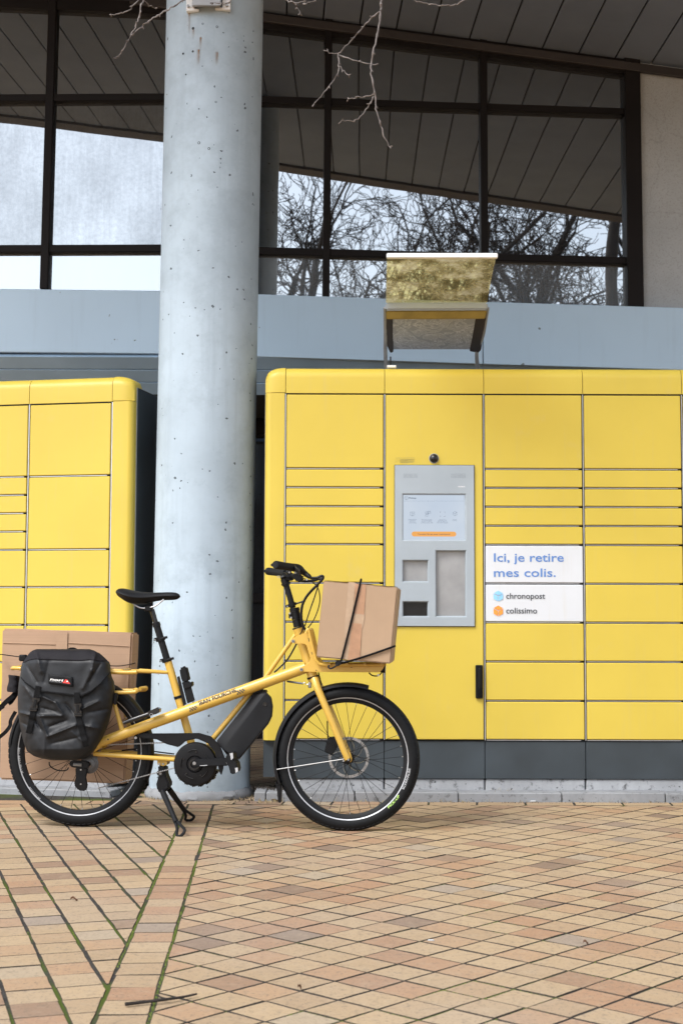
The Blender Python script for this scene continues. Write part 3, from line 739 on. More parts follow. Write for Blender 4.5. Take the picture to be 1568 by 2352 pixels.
# rust and pits as real dimples are in the material; larger holes near the old fixings are plugs
for x_, y_, r_ in ((465.7,54.5,.0042),(443.6,65,.006),(498.8,61.5,.0055),(443,118,.0048),(420.5,123,.0045),(427,171,.003),(522,177.5,.0035),(496,234,.004),(457,328,.006),(480,341,.0055),(528,264,.004),(465,152,.003),(499,430,.003),(370,480,.003)):
    ang_c = cf(x_,y_,.001); dx = (ang_c.x-(b0+(t0-b0)*((ang_c.z-b0.z)/(t0.z-b0.z))).x)
    yy = Yc-math.sqrt(max(CR*CR-dx*dx,0)); p = atY(x_, y_, yy); n_ = V((dx,-(Yc-yy),0)).normalized() if abs(dx) > 1e-4 else V((0,-1,0))
    MB().lathe(p+n_*.0006, n_, [(1e-5,-.002),(r_*.7,-.0012),(r_,0.0),(r_*1.25,-.0012)], 9).build('pit', MT['joint_dark'], colm)

# ================================================================== PARCEL LOCKERS
YL = YK+.10
zpx = lambda y: atY(1000,y,YL).z
xpx = lambda x: atY(x,1300,YL).x
ZB, ZD, ZT, ZP = zpx(1700), zpx(905), zpx(845), zpx(1789)
MID = (zpx(1251)-ZB)/5; SM = (zpx(1077)-zpx(1251))/4; TALL = ZD-zpx(1077)
LX0 = xpx(606.5); TRW = xpx(653.5)-LX0; CW = (xpx(1341)-xpx(653.5))/3; DEP = .62
meshes = {}
def shared(key, fn):
    if key not in meshes: meshes[key] = fn()
    return meshes[key]
CAPD = .13
def cap_profile(h, r):
    pr = [(0,0)]+[(r-r*math.cos(a), h-r+r*math.sin(a)) for a in [k*PI/2/7 for k in range(8)]]
    return pr+[(CAPD,h),(CAPD,0)]
def make_locker(root, x0, cols, cw, trim_left, trim_right, ch=None):
    """local frame: x along the front, y to the back, z up"""
    W_ = len(cols)*cw; H_ = ch or (ZT-ZD)
    loc = dict(local=True)
    def put(name, m, mat, par=root, **k):
        me = m if not isinstance(m, MB) else m.mesh(name, k.pop('smooth',40), k.pop('bevel',0), k.pop('seg',2))
        return link(name, me, mat, par, k.get('M'), True)
    a0 = x0-(trim_left or 0); a1 = x0+W_+(trim_right or 0)
    put('carcass', MB().box((a0+.004,.030,ZP+.004),(a1-.004,DEP,ZD+.03)), MT['anthracite'])
    for i in range(len(cols)):
        xa = x0+i*cw
        pr = cap_profile(H_,.055); m = MB(); m.prism([(xa+.0015,y,ZD+.003+z) for y,z in pr], (cw-.003,0,0)); put('top_cap', m, MT['yellow'], smooth=30)
        put('roof_panel', MB().box((xa,CAPD+.001,ZD+.02),(xa+cw,DEP,ZD+H_-.012)), MT['roof_grey'], smooth=0)
        put('base_panel', MB().cbox((xa+.0015,.012,ZP),(xa+cw-.0015,.03,ZB-.006), .002), MT['anthracite'], smooth=0)
        pb = MB(); nseg = 12
        put('plinth_block', MB().cbox((xa+.003,.02,.03),(xa+cw-.003,.3,ZP-.002),.006), MT['plinth'], smooth=0)
        z = ZD
        if cols[i] != 'kiosk':
            zz = ZD
            for h, mk in cols[i]:
                zz -= h
                me = shared(('door',round(cw,3),round(h,3),mk), lambda: MB().cbox((.0065,0,.005),(cw-.0065,.022,h-.005),.0032).mesh('door',0))
                if not me.materials: me.materials.append(MT[mk])
                d = link('door', me, None, root, Matrix.Translation((xa,random.uniform(-.001,.001),zz)) @ Matrix.Rotation(random.gauss(0,.0012),4,'Z') @ Matrix.Rotation(random.gauss(0,.0015),4,'X'), True)
                if mk != 'yellow': d['label'] = 'white locker door with printed lettering'; root_doors.append((d,xa,zz,h))
                st = shared(('strip',round(cw,3)), lambda: MB().box((.008,.006,-.0016),(cw-.024,.012,.0022)).mesh('trim_strip',0))
                link('trim_strip', st, MT['strip'], root, Matrix.Translation((xa,0,zz)), True)
                hg = shared('hinge', lambda: MB().cbox((-.010,.004,-.003),(0,.014,.003),.001).mesh('hinge',0))
                link('hinge', hg, MT['black'], root, Matrix.Translation((xa+cw-.009,0,zz)), True)
            z = zz
        put('upright_strip', MB().box((xa+cw-.0022,.003,ZB),(xa+cw+.0022,.012,ZD)), MT['strip'], smooth=0)
        put('seal', MB().box((xa+.001,.020,ZB-.004),(xa+cw-.001,.028,ZD+.002)), MT['joint_dark'], smooth=0)
    put('upright_strip', MB().box((x0-.0022,.003,ZB),(x0+.0022,.012,ZD)), MT['strip'], smooth=0)
    for side, w in ((-1,trim_left),(1,trim_right)):
        if not w: continue
        m = MB(); n = 9; r = .03
        e = x0 if side < 0 else x0+W_
        pts = [(e+side*.004,.0),(e+side*(w-r),.0)]+[(e+side*(w-r+r*math.sin(k*PI/2/6)), r-r*math.cos(k*PI/2/6)) for k in range(1,7)]+[(e+side*w,.06),(e+side*.004,.06)]
        m.prism([(x,y,ZB-.003) for x,y in pts], (0,0,ZD+.006-ZB)); put('corner_trim', m, MT['yellow'], smooth=40)
        m = MB(); st = 10; pr = cap_profile(H_,.055)
        rings = []
        for k in range(st+1):
            f = k/st; x = e+side*(.0015+(w-.0015)*f); drop = .048*(1-math.sqrt(max(0,1-f**2.2))); rings.append([(x, y+(.022*f**4 if y < .05 else 0), ZD+.006+max(z-drop*(z/H_),0)) for y,z in pr])
        L = len(pr)
        for rg in rings: m.v += [V(p) for p in rg]
        m.f = [(k*L+i,k*L+(i+1)%L,(k+1)*L+(i+1)%L,(k+1)*L+i) for k in range(st) for i in range(L)]+[tuple(range(L)),tuple(range(st*L,(st+1)*L))]
        put('corner_cap', m, MT['yellow'], smooth=45)
        xs = e+side*w
        put('side_panel', MB().cbox((min(xs-side*.012,xs+side*.001),.062,ZP),(max(xs-side*.012,xs+side*.001),DEP,ZD+H_-.05),.002), MT['anthracite'], smooth=0)
        put('side_edge', MB().cbox((min(xs-side*.006,xs+side*.003),.052,ZB),(max(xs-side*.006,xs+side*.003),.064,ZD+H_-.052),.002), MT['brushed'], smooth=0)
    put('seal', MB().box((x0+.001,.006,ZD-.0035),(x0+W_-.001,.028,ZD+.0028)), MT['joint_dark'], smooth=0)
    return put
Y_, Wd = 'yellow', 'white_door'
std = [(TALL,Y_)]+[(SM,Y_)]*4+[(MID,Y_)]*5
info = [(TALL,Y_)]+[(SM,Y_)]*4+[(MID,Wd)]*2+[(MID,Y_)]*3
root_doors = []
LR = thing('parcel_locker', 'yellow parcel locker bank with touchscreen terminal, right of the concrete column', 'parcel locker', (LX0,YL,0), 0, 'yellow parcel lockers')
put = make_locker(LR, TRW, [std,'kiosk',info,std,std], CW, TRW, TRW)
def lp(x, y, d=0.0):                          # photo point -> locker-local point, d metres in front of the doors
    p = atY(x, y, YL); return V((p.x-LX0, -d, p.z))
xa = TRW+CW
# --- terminal panel with openings
P0, P1 = lp(*zK(235,2215)), lp(*zK(1156,335))
holes = {'screen':(333,678,1050,1200),'reader':(333,1455,612,1688),'scanner':(333,1940,612,2097),'plate':(722,1342,1055,2097)}
HR = {k:(lp(*zK(a,d)), lp(*zK(c,b))) for k,(a,b,c,d) in holes.items()}
xl_, xr_, zl_, zu_ = xa+.0065, xa+CW-.0065, ZB+.003, ZD-.005
m = MB(); ca = .0032
O = (xl_,zl_,xr_,zu_); O2 = (xl_+ca,zl_+ca,xr_-ca,zu_-ca); I_ = (P0.x,P0.z,P1.x,P1.z)
def loop(m, a, b, ya, yb):
    A = [(a[0],ya,a[1]),(a[2],ya,a[1]),(a[2],ya,a[3]),(a[0],ya,a[3])]; B = [(b[0],yb,b[1]),(b[2],yb,b[1]),(b[2],yb,b[3]),(b[0],yb,b[3])]
    m.add(A+B, [(0,1,5,4),(1,2,6,5),(2,3,7,6),(3,0,4,7)])
loop(m, O, O, .022, ca); loop(m, O, O2, ca, 0); loop(m, O2, I_, 0, 0); loop(m, I_, I_, 0, .022)
kd = put('terminal_door', m, MT['yellow'], smooth=20)
FR = -.010; EX = .007; BK = .016
m = MB(); xs = sorted({P0.x,P1.x}|{h[0].x-EX for h in HR.values()}|{h[1].x+EX for h in HR.values()}); zs = sorted({P0.z,P1.z}|{h[0].z-EX for h in HR.values()}|{h[1].z+EX for h in HR.values()})
for i in range(len(xs)-1):
    for j in range(len(zs)-1):
        cx, cz = (xs[i]+xs[i+1])/2, (zs[j]+zs[j+1])/2
        if any(h[0].x-EX < cx < h[1].x+EX and h[0].z-EX < cz < h[1].z+EX for h in HR.values()): continue
        m.add([(xs[i],FR,zs[j]),(xs[i+1],FR,zs[j]),(xs[i+1],FR,zs[j+1]),(xs[i],FR,zs[j+1])], [(0,1,2,3)])
for h in HR.values():
    o_ = (h[0].x-EX,h[0].z-EX,h[1].x+EX,h[1].z+EX); i_ = (h[0].x,h[0].z,h[1].x,h[1].z); md = tuple((p*.4+q*.6) for p,q in zip(o_,i_))
    loop(m, o_, md, FR, FR+.004); loop(m, md, i_, FR+.004, BK)
loop(m, (P0.x,P0.z,P1.x,P1.z), (P0.x-.002,P0.z-.002,P1.x+.002,P1.z+.002), FR, FR+.004); loop(m, (P0.x-.002,P0.z-.002,P1.x+.002,P1.z+.002), (P0.x-.002,P0.z-.002,P1.x+.002,P1.z+.002), FR+.004, .001)
panel = put('terminal_panel', m, MT['silver_paint'], smooth=25)
m = MB()
for a_, b_ in (((P0.x-.0045,P0.z-.0045),(P1.x+.0045,P0.z-.001)),((P0.x-.0045,P1.z+.001),(P1.x+.0045,P1.z+.0045)),((P0.x-.0045,P0.z-.001),(P0.x-.001,P1.z+.001)),((P1.x+.001,P0.z-.001),(P1.x+.0045,P1.z+.001))):
    m.box((a_[0],-.0035,a_[1]),(b_[0],.001,b_[1]))
put('panel_gasket', m, MT['joint_dark'], panel)
def back(name, h, y, mat): return put(name, MB().box((h[0].x-.001,y,h[0].z-.001),(h[1].x+.001,y+.003,h[1].z+.001)), mat, panel, smooth=0)
scr = back('screen', HR['screen'], .012, MT['screen']); back('card_reader_plate', HR['reader'], .013, MT['brushed']); back('steel_plate', HR['plate'], .013, MT['brushed']); back('scanner_window', HR['scanner'], .015, MT['black_gloss'])
# flat print and lettering on the locker; ink sits a hair in front of the surface
def print_on(par, name, s, x, y, wpx, hpx, mat, d, bold=0.0):
    """x, y: photo position of the left end of the baseline; wpx: width; hpx: cap height"""
    a = lp(x, y, d); ex = lp(x+1, y, d)-a; ez = lp(x, y-1, d)-a
    return put(name, letter(s, lambda u, v: a+ex*u+ez*v, bold, wpx, hpx), mat, par, smooth=0)
def strokes(par, name, segs, mat, d, wpx, scale=zK):
    m = MB()
    for sg in segs:
        P = [lp(*scale(*p), d) for p in sg]
        for a, b in zip(P, P[1:]):
            if (b-a).length < 1e-6: continue
            m.obar(a, b, (0,-1,0), wpx*.0009, .0003)
    return put(name, m, mat, par, smooth=0)
SD_ = -.0115
print_on(scr,'lettering','Pickup',*zK(397,718),86*.19529,19*.19529,MT['icon'],SD_,.012)
hexo = lambda cx,cy,r: [(cx+r*math.sin(k*PI/3),cy-r*math.cos(k*PI/3)) for k in range(7)]
strokes(scr,'logo_mark',[hexo(367,709,23),[(347,698),(367,709),(367,732)],[(367,709),(375,704)]],MT['icon'],SD_,1.0)
strokes(scr,'header_line',[[(336,746),(1047,746)]],MT['icon2'],SD_,.5)
rr = lambda x0,y0,x1,y1: [(x0,y0),(x1,y0),(x1,y1),(x0,y1),(x0,y0)]
strokes(scr,'icon_monitor',[rr(413,874,464,912),[(438,912),(438,921)],[(425,921),(452,921)],[(424,880),(429,882),(434,899),(450,899),(454,886),(431,886)]],MT['icon2'],SD_,.9)
strokes(scr,'icon_phone',[rr(592,874,620,923),rr(618,865,652,890),[(624,890),(622,897),(632,890)],[(626,875),(644,875)],[(599,892),(613,892),(613,905),(599,905),(599,892)]],MT['icon2'],SD_,.9)
strokes(scr,'icon_scan',[[(763,886),(763,872),(776,872)],[(808,872),(821,872),(821,886)],[(763,915),(763,929),(776,929)],[(808,929),(821,929),(821,915)]],MT['icon2'],SD_,.9)
strokes(scr,'icon_parcel',[hexo(938,894,26),[(915,882),(938,894),(938,920)],[(938,894),(961,882)],[(956,868),(956,885)],[(950,880),(956,886),(962,880)]],MT['icon2'],SD_,.9)
for cx, lines in ((438,("J'achète en ligne","et choisis la","livraison en","consigne Pickup")),(608,("Mon colis est livré !","Je reçois mon Pickup","Pass et mes codes de","retrait par email et SMS")),(792,("Je scanne mon","Pickup Pass ou je","saisis les codes sur","l'écran de la consigne")),(935,("Je retire","mon colis"))):
    for k, s_ in enumerate(lines):
        w = len(s_)*5.9; print_on(scr,'lettering',s_,*zK(cx-w/2,966+k*13.3),w*.19529,8.5*.19529,MT['icon2'],SD_)
a_, b_ = lp(*zK(459,1163),SD_+.0002), lp(*zK(925,1106),SD_+.0002); r_ = (b_.z-a_.z)/2; zc = (a_.z+b_.z)/2
m = MB(); pts = [(a_.x+r_*math.cos(t),a_.y,zc+r_*math.sin(t)) for t in [PI/2+k*PI/10 for k in range(11)]]+[(b_.x+r_*math.cos(t),a_.y,zc+r_*math.sin(t)) for t in [-PI/2+k*PI/10 for k in range(11)]]
m.prism(pts,(0,-.0006,0)); btn = put('start_button', m, MT['button'], scr, smooth=0)
print_on(scr,'lettering',"Touchez l'écran pour commencer",*zK(500,1143),386*.19529,15*.19529,MT['icon2'],SD_+.0012,.012)
# speaker holes
for x0 in (336,895):
    m = MB()
    for i in range(12):
        for j in range(4): m.disc(lp(*zK(x0+i*14.4,433+j*14.2),-FR+.0002),(0,1,0),.0011,.0006,6)
    put('speaker_grille', m, MT['joint_dark'], panel, smooth=0)
print_on(panel,'lettering','KEBA',*zK(974,587),82*.19529,13*.19529,MT['white'],-FR+.0003,.02)
# camera dome
dc = lp(*zK(690,247)); rd = .020
dm = put('camera_dome', MB().lathe(dc,(0,-1,0),[(rd*1.12,-.002),(rd*1.12,.004),(rd,.006)]+[(rd*math.cos(k*PI/16),.006+rd*.75*math.sin(k*PI/16)) for k in range(1,9)],28), MT['black_gloss'])
put('dome_ring', MB().lathe(dc,(0,-1,0),[(rd*1.25,0.0),(rd*1.25,.003),(rd*1.12,.0035)],28), MT['brushed'], dm)
print_on(kd,'lettering','ÉQUIPEMENT SOUS VIDÉO PROTECTION',*zK(242,245),222*.19529,9*.19529,MT['ink_sage'],.0004,.01)
strokes(kd,'notice_lines',[[(290,256+k*6.2),(x1,256+k*6.2)] for k,x1 in enumerate((465,465,462,380,464,450,445,392))],MT['ink_sage'],.0004,1.1)
strokes(kd,'camera_symbol',[[(236,262),(272,260),(279,272),(243,284),(236,262)],[(243,284),(240,294),(233,294)]],MT['ink_sage'],.0004,.7)
# white information doors
zl = {}
for (d, dxa, dz, h), which in zip(root_doors, (0,1)):
    Mi = Matrix.Translation((dxa,d.location.y,dz)).inverted()
    def po(name, m, mat): 
        me = m.mesh(name,0); me.transform(Mi); return link(name, me, mat, d, None, True)
    def pl_(s, x, y, w, hh, mat, bold):
        a = lp(*zL(x,y),.0014); ex = lp(*zL(x+1,y),.0014)-a; ez = lp(*zL(x,y-1),.0014)-a
        po('lettering', letter(s, lambda u,v: a+ex*u+ez*v, bold, w, hh), mat)
    if which == 0:
        pl_('Ici, je retire',147,700,438,55,MT['ink_blue'],.012); pl_('mes colis.',147,795,388,55,MT['ink_blue'],.012)
    else:
        pl_('chronopost',224,933,244,38,MT['ink_dark'],.008); pl_('colissimo',224,1025,194,38,MT['ink_dark'],.008)
        for cy, mt in ((916,'cube_blue'),(1009,'cube_orange')):
            hx = [(175+34*math.sin(k*PI/3),cy-34*math.cos(k*PI/3)) for k in range(6)]; C_ = (175,cy); g = 2.4
            def poly(pts): 
                m = MB(); P = [lp(*zL(*p),.0012) for p in pts]; m.prism(P,(0,-.0005,0)); return m
            top = [(hx[0][0],hx[0][1]),(hx[1][0]-1,hx[1][1]-0),(175+12,cy-7),(C_[0],C_[1]-g*1.6),(hx[5][0]+1,hx[5][1]-1)]
            lf = [(hx[5][0],hx[5][1]+g*1.4),(175-g*.8,cy+1.5),(175-g*.8,cy+34-1),(hx[4][0],hx[4][1])]
            rt = [(175+g*.8,cy+1.5),(175+14,cy-4),(hx[1][0],hx[1][1]+g*1.6),(hx[2][0],hx[2][1]),(175+g*.8,cy+33)]
            for pg in (top,lf,rt): po('logo_mark', poly(pg), MT[mt])
# swing handle
h0, h1 = lp(*zL(32,1558)), lp(*zL(77,1348))
hd = put('lock_handle', MB().cbox((h0.x,-.016,h0.z),(h1.x,.0,h1.z),.004), MT['black'], smooth=0)
hm = (h0.x+h1.x)/2
put('handle_lever', MB().cbox((hm-.008,-.026,h0.z+.012),(hm+.010,-.0155,h1.z-.012),.006), MT['matte_dark'], hd, smooth=30)
put('lock_barrel', MB().cbox((hm-.006,-.031,h0.z+.014),(hm+.008,-.0255,h0.z+.055),.005), MT['black'], hd, smooth=30)
# canopy above the terminal
def cn(x, y, Y): return atY(*zN(x,y),Y)-V((LX0,YL,0))
YA, YM, YD_, YF = 6.50, 7.05, 7.40, 7.50
can = put('canopy_lip', MB().hexa([cn(778,115,YA),cn(1411,115,YA),cn(1411,115,YA)+V((0,.03,0)),cn(778,115,YA)+V((0,.03,0)),cn(778,88,YA),cn(1411,88,YA),cn(1411,88,YA)+V((0,.03,0)),cn(778,88,YA)+V((0,.03,0))]), MT['white'], bevel=.003)
def sheet(name, a, b, mat, sag=.015, n=8, th=.004):
    m = MB()
    for k in range(n):
        f = k/(n-1); up = V((0,0,sag*math.sin(f*PI)))
        l = a[0]+(b[0]-a[0])*f+up; r = a[1]+(b[1]-a[1])*f+up; m.v += [l,r,r+V((0,th,th)),l+V((0,th,th))]
    for k in range(n-1):
        for i in range(4): m.f.append((k*4+i,k*4+(i+1)%4,(k+1)*4+(i+1)%4,(k+1)*4+i))
    m.f += [(0,1,2,3),tuple(range((n-1)*4,n*4))]
    return put(name, m, mat, smooth=30)
sheet('canopy_sheet', (cn(780,114,YA+.015),cn(1402,114,YA+.015)), (cn(774,372,YM),cn(1350,372,YM)), MT['poly'])
put('canopy_rail', MB().hexa([cn(771,415,YM),cn(1355,413,YM),cn(1355,413,YM)+V((0,.05,0)),cn(771,415,YM)+V((0,.05,0)),cn(771,370,YM-.01),cn(1354,368,YM-.01),cn(1354,368,YM)+V((0,.05,0)),cn(771,370,YM)+V((0,.05,0))]), MT['silver_paint'], bevel=.008)
put('canopy_beam', MB().hexa([cn(775,466,YM+.04),cn(1340,464,YM+.04),cn(1340,464,YM+.1),cn(775,466,YM+.1),cn(775,419,YM+.012),cn(1350,417,YM+.012),cn(1350,417,YM+.1),cn(775,419,YM+.1)]), MT['mustard'], bevel=.004)
sheet('canopy_back_sheet', (cn(814,462,YM+.06),cn(1284,462,YM+.06)), (cn(812,638,YD_),cn(1252,638,YD_)), MT['poly_grey'], -.004)
for pts in ([(778,430),(816,430),(816,650),(800,655),(775,600)], [(1282,430),(1350,425),(1316,640),(1300,655),(1252,645)]):
    m = MB(); P = []
    for (x,y) in pts: P.append(cn(x,y,YM+.05+(YD_-YM-.05)*max(0,min(1,(y-440)/200))-.006))
    m.prism(P,(0,.02,0)); put('canopy_side', m, MT['trim_brown'], bevel=.002)
for xs_ in ((770,772,770,776),(1352,1325,1292,1296)):
    path = [cn(xs_[0],400,YM+.03),cn(xs_[1],560,YD_-.12),cn(xs_[2],650,YD_),cn(xs_[3],745,YF)]
    put('canopy_bracket', MB().tube(smooth_path(path,5),.010,8,flat=.5), MT['brushed'])
put('antenna', MB().tube([cn(800,735,7.2),cn(800,680,7.2)],.0035,8), MT['black']); put('antenna_foot', MB().cbox(tuple(cn(780,742,7.2)-V((0,.02,.004))),tuple(cn(832,732,7.2)+V((0,.02,0))),.002), MT['white'], smooth=0)

LL_Y = 7.20
LY = math.radians(-12.0)
lc = atY(300.5,1300,LL_Y)
LL = thing('parcel_locker', 'yellow parcel locker bank at the left edge, behind the rear cardboard box', 'parcel locker', (lc.x,lc.y,-.02), LY, 'yellow parcel lockers')
c1 = [(TALL,Y_),(SM*4,Y_)]+[(MID,Y_)]*5
make_locker(LL, -.112-2*.455, [std,c1], .455, 0, .112, ZT-ZD)
MB().box((-.06,0,0),(0,0,0))
kl = thing('kerb', 'low grey kerb below the left locker', 'kerb', (lc.x,lc.y,0), LY, kind='structure')
for k in range(4):
    link('kerb_stone', MB().cbox((-.05-.45*(k+1)+.002,-.10,-.05),(-.05-.45*k-.002,.2,.03),.004).mesh('kerb_stone',0), MT['kerb'], kl, None, True)

# ================================================================== BICYCLE
bf = onz(799,1907.6)
BYAW = math.radians(5.0)
BU = V((math.cos(BYAW), -math.sin(BYAW), 0)); BN = V((-math.sin(BYAW), -math.cos(BYAW), 0))      # forward, towards the viewer
def bp(z, x, y, t=0.0): return onp(*z(x,y), bf+BN*t, BN)
def mir(p): return p-BN*(2*(p-bf).dot(BN))
ID = lambda x, y: (x, y)
hubF = bp(zD,767,1633); hubR = bp(zA,565,1316)
RW = hubF.z
bike = thing('cargo_bicycle', 'yellow electric cargo bicycle on a double kickstand in front of the lockers', 'bicycle', (bf.x,bf.y,0))
K = lambda px, z: px*z*6.1/F            # zoom pixels -> metres at the bike
def part(name, m, mat, par=None, **k): return m.build(name, MT[mat], par or bike, **k)
UPW = V((0,0,1))
def wheel(name, hub, R, nspk, label=None, disc=True):
    ex, ez = BU, UPW
    w = part(name, MB().lathe(hub, BN, [(.006,-.055),(.012,-.05),(.012,-.036),(.024,-.034),(.024,-.030),(.014,-.026),(.014,.026),(.022,.030),(.022,.034),(.010,.036),(.010,.048),(.006,.052)],20), 'black')
    if label: w['label'] = label
    rt, rc = .0285, R-.0285
    prof = [(rc+rt*math.cos(a)*1.0, .0275*math.sin(a)) for a in [(-150+k*300/22)*PI/180 for k in range(23)]]
    ty = part('tyre', MB().lathe(hub, BN, prof, 96), 'rubber', w)
    m = MB()
    for row, ang in ((0,26),(1,-26),(2,9),(3,-9),(4,40),(5,-40)):
        for k in range(84):
            a = 2*PI*(k+(.5 if row % 2 else 0))/84; d = ex*math.cos(a)+ez*math.sin(a); tg = -ex*math.sin(a)+ez*math.cos(a); b = math.radians(ang)
            nr = d*math.cos(b)+BN*math.sin(b); p = hub+d*rc+nr*(rt-.001); sd = nr.cross(tg)
            hw = .0038; hl = .0078; tgs = (tg+sd*.25*(1 if ang > 0 else -1)).normalized()
            m.hexa([p-tgs*hl-sd*hw, p+tgs*hl-sd*hw, p+tgs*hl+sd*hw, p-tgs*hl+sd*hw]+[q+nr*.0026 for q in (p-tgs*hl-sd*hw, p+tgs*hl-sd*hw, p+tgs*hl+sd*hw, p-tgs*hl+sd*hw)])
    tr_ = part('tread', m, 'rubber', w, smooth=0, fix=False); tr_['kind'] = 'stuff'
    for s_ in (1,-1):
        pr = []
        for a in (152,157,162):
            b = math.radians(a*1.0); pr.append((rc+(rt+.0008)*math.cos(math.radians(a-28)), s_*(.0275+.0008)*math.sin(math.radians(a-28))))
        part('reflective_band', MB().lathe(hub, BN, pr, 96), 'reflect', w)
    ri = R-.056
    part('rim', MB().lathe(hub, BN, [(ri+.008,-.016),(ri+.002,-.015),(ri-.011,-.008),(ri-.011,.008),(ri+.002,.015),(ri+.008,.016),(ri+.002,.012),(ri+.002,-.012)], 96, True), 'matte_dark', w)
    for k in range(nspk):
        a = 2*PI*k/nspk+.04; s_ = 1 if k % 2 else -1; lead = (1 if (k//2) % 2 else -1)*1.15
        h = hub+(ex*math.cos(a+lead)+ez*math.sin(a+lead))*.021+BN*(s_*.031); e = hub+(ex*math.cos(a)+ez*math.sin(a))*(ri-.006)+BN*(s_*.004)
        sp = part('spoke', MB().tube([h,e],.0010,4), 'black', w, smooth=0)
        e2 = e+(h-e).normalized()*.012; part('nipple', MB().tube([e,e2],.0019,5), 'steel', w, smooth=0)
    return w
fw = wheel('front_wheel', hubF, RW, 32, 'front wheel with disc brake'); rw = wheel('rear_wheel', hubR, hubR.z-.002, 32)
def arc_text(par, s, hub, r, a_mid, arc, h, mat, inward=False, t=.0205, bold=.0):
    vs, fs = text(s, bold); wmax = max(v.x for v in vs); m = MB()
    for v in vs:
        u = v.x/wmax-.5; vv = v.y*h
        if not inward: a = a_mid-u*arc; rr_ = r+vv
        else: a = a_mid+u*arc; rr_ = r-vv
        rcx = RW-.0285; x_ = max(-1,min(1,(rr_-rcx)/.0285)); tt = .0275*math.sqrt(max(0,1-x_*x_))+.0008
        m.v.append(hub+(BU*math.cos(a)+UPW*math.sin(a))*rr_+BN*tt)
    m.f = fs; return part('lettering', m, mat, par, smooth=0)
dg = math.radians
arc_text(fw,'SCHWALBE',hubF,RW-.0335,dg(-18),dg(20),.0095,'reflect',True,bold=.01)
arc_text(fw,'PICK-UP',hubF,RW-.0335,dg(-42),dg(15),.0095,'green_print',True,bold=.01)
arc_text(rw,'SCHWALBE',hubR,RW-.0335,dg(-137),dg(15),.0085,'grey_print',True)
arc_text(rw,'BIG BEN PLUS',hubR,RW-.0335,dg(189),dg(24),.0085,'grey_print',True)
# disc rotor and caliper
def rotor(hub, R, t, par):
    m = MB(); m.lathe(hub+BN*t, BN, [(R-.011,-.0009),(R,-.0009),(R,.0009),(R-.011,.0009)], 60, True); m.lathe(hub+BN*t, BN, [(.018,-.0009),(.026,-.0009),(.026,.0009),(.018,.0009)], 30, True)
    rt = part('brake_disc', m, 'steel', par)
    for k in range(8):
        a = 2*PI*k/8; P = []
        for f in range(6):
            r = .024+(R-.010-.024)*f/5; b = a+.75*(f/5)**1.3; P.append(hub+BN*t+(BU*math.cos(b)+UPW*math.sin(b))*r)
        part('disc_arm', MB().tube(P,.0032,5,flat=.3), 'steel', par, smooth=30)
    mh = MB()
    for k in range(30):
        a = 2*PI*k/30; mh.disc(hub+BN*(t+.0011)+(BU*math.cos(a)+UPW*math.sin(a))*(R-.0055+(.002 if k % 2 else -.002)), BN, .0019, .0008, 6)
    part('disc_holes', mh, 'joint_dark', par, smooth=0)
rotor(hubF,.086,-.036,fw); rotor(hubR,.072,-.036,rw)
m = MB(); m.prism([bp(zD,*p,-.02) for p in ((605,1480),(640,1462),(690,1480),(680,1560),(640,1610),(580,1585))], BN*-.03); part('brake_caliper', m, 'black', bevel=.004)
part('brake_hose', MB().tube(smooth_path([bp(zD,606,1340,-.03),bp(zD,607,1420,-.03),bp(zD,612,1490,-.03)]),.003,6), 'black')

# --- frame: one welded piece
fr = MB()
mt_ = [bp(zB,-495,1742,.073), bp(zB,0,1562,.060), bp(zB,350,1434,.048), bp(zB,1000,1198,.028), bp(zB,1395,1054,.012)]
mt_s = smooth_path(mt_,4); rr0 = [.0195+.0042*min(1,i/5) for i in range(len(mt_s))]
fr.tube(mt_s, rr0, 14); fr.tube([mir(p) for p in mt_s], rr0, 14)
rear_end = bp(zA,655,1310,.073); fr.tube([mt_s[0], bp(zA,690,1285,.073), rear_end], [.0185,.015,.008], 12)
fr.tube([mir(mt_s[0]), mir(bp(zA,690,1285,.073)), mir(rear_end)], [.0185,.015,.008], 12)
st0, st1 = bp(zB,163,1002), bp(zB,345,1640); st2 = st1+(st1-st0).normalized()*.05
fr.tube([st0,st1,st2],.0165,14)
hd0, hd1 = bp(zD,376,616), bp(zD,492,998); fr.tube([hd0,hd0+(hd1-hd0)*.06,hd0+(hd1-hd0)*.94,hd1],[.0235,.0215,.0215,.0245],18)
fr.tube([bp(zD,357,665),bp(zD,230,845),bp(zD,100,1030)],.0098,10)                                     # upper brace
fr.tube([bp(zB,905,1270),bp(zB,720,1500),bp(zB,520,1745)],.0115,12)                                   # down tube beside the battery
for s_ in (1,-1):
    f_ = (lambda p: p) if s_ == 1 else mir
    fr.tube([f_(bp(zA,655,1333,.066)),f_(bp(zA,900,1352,.062)),f_(bp(zA,1240,1375,.035))],.0098,10)    # chain stay
    fr.tube([f_(bp(zA,798,985,.066)),f_(bp(zA,825,1075,.068)),f_(bp(zA,852,1165,.068))],[.0095,.0085,.0105],10)   # rack stay
    m_ = [f_(bp(zA,*p,.072)) for p in ((640,1335),(655,1300),(700,1270),(715,1295),(690,1350),(655,1352))]
fr.prism([bp(zA,*p,.03) for p in ((1095,1370),(1165,1375),(1165,1410),(1140,1420),(1100,1410))], -BN*.06)
frame = part('frame', fr, 'bike')
part('bolt', MB().disc(bp(zA,755,1233,.0955),BN,.0075,.006,14), 'bike', frame); part('bolt', MB().disc(bp(zA,755,1233,.099),BN,.0035,.004,10), 'joint_dark', frame)
part('bolt', MB().disc(bp(zA,948,1222,.085),BN,.0055,.006,8), 'steel', frame)
for x_ in (1112,1138): part('bolt', MB().disc(bp(zA,x_,1405,.032),BN,.0042,.005,8), 'steel', frame)
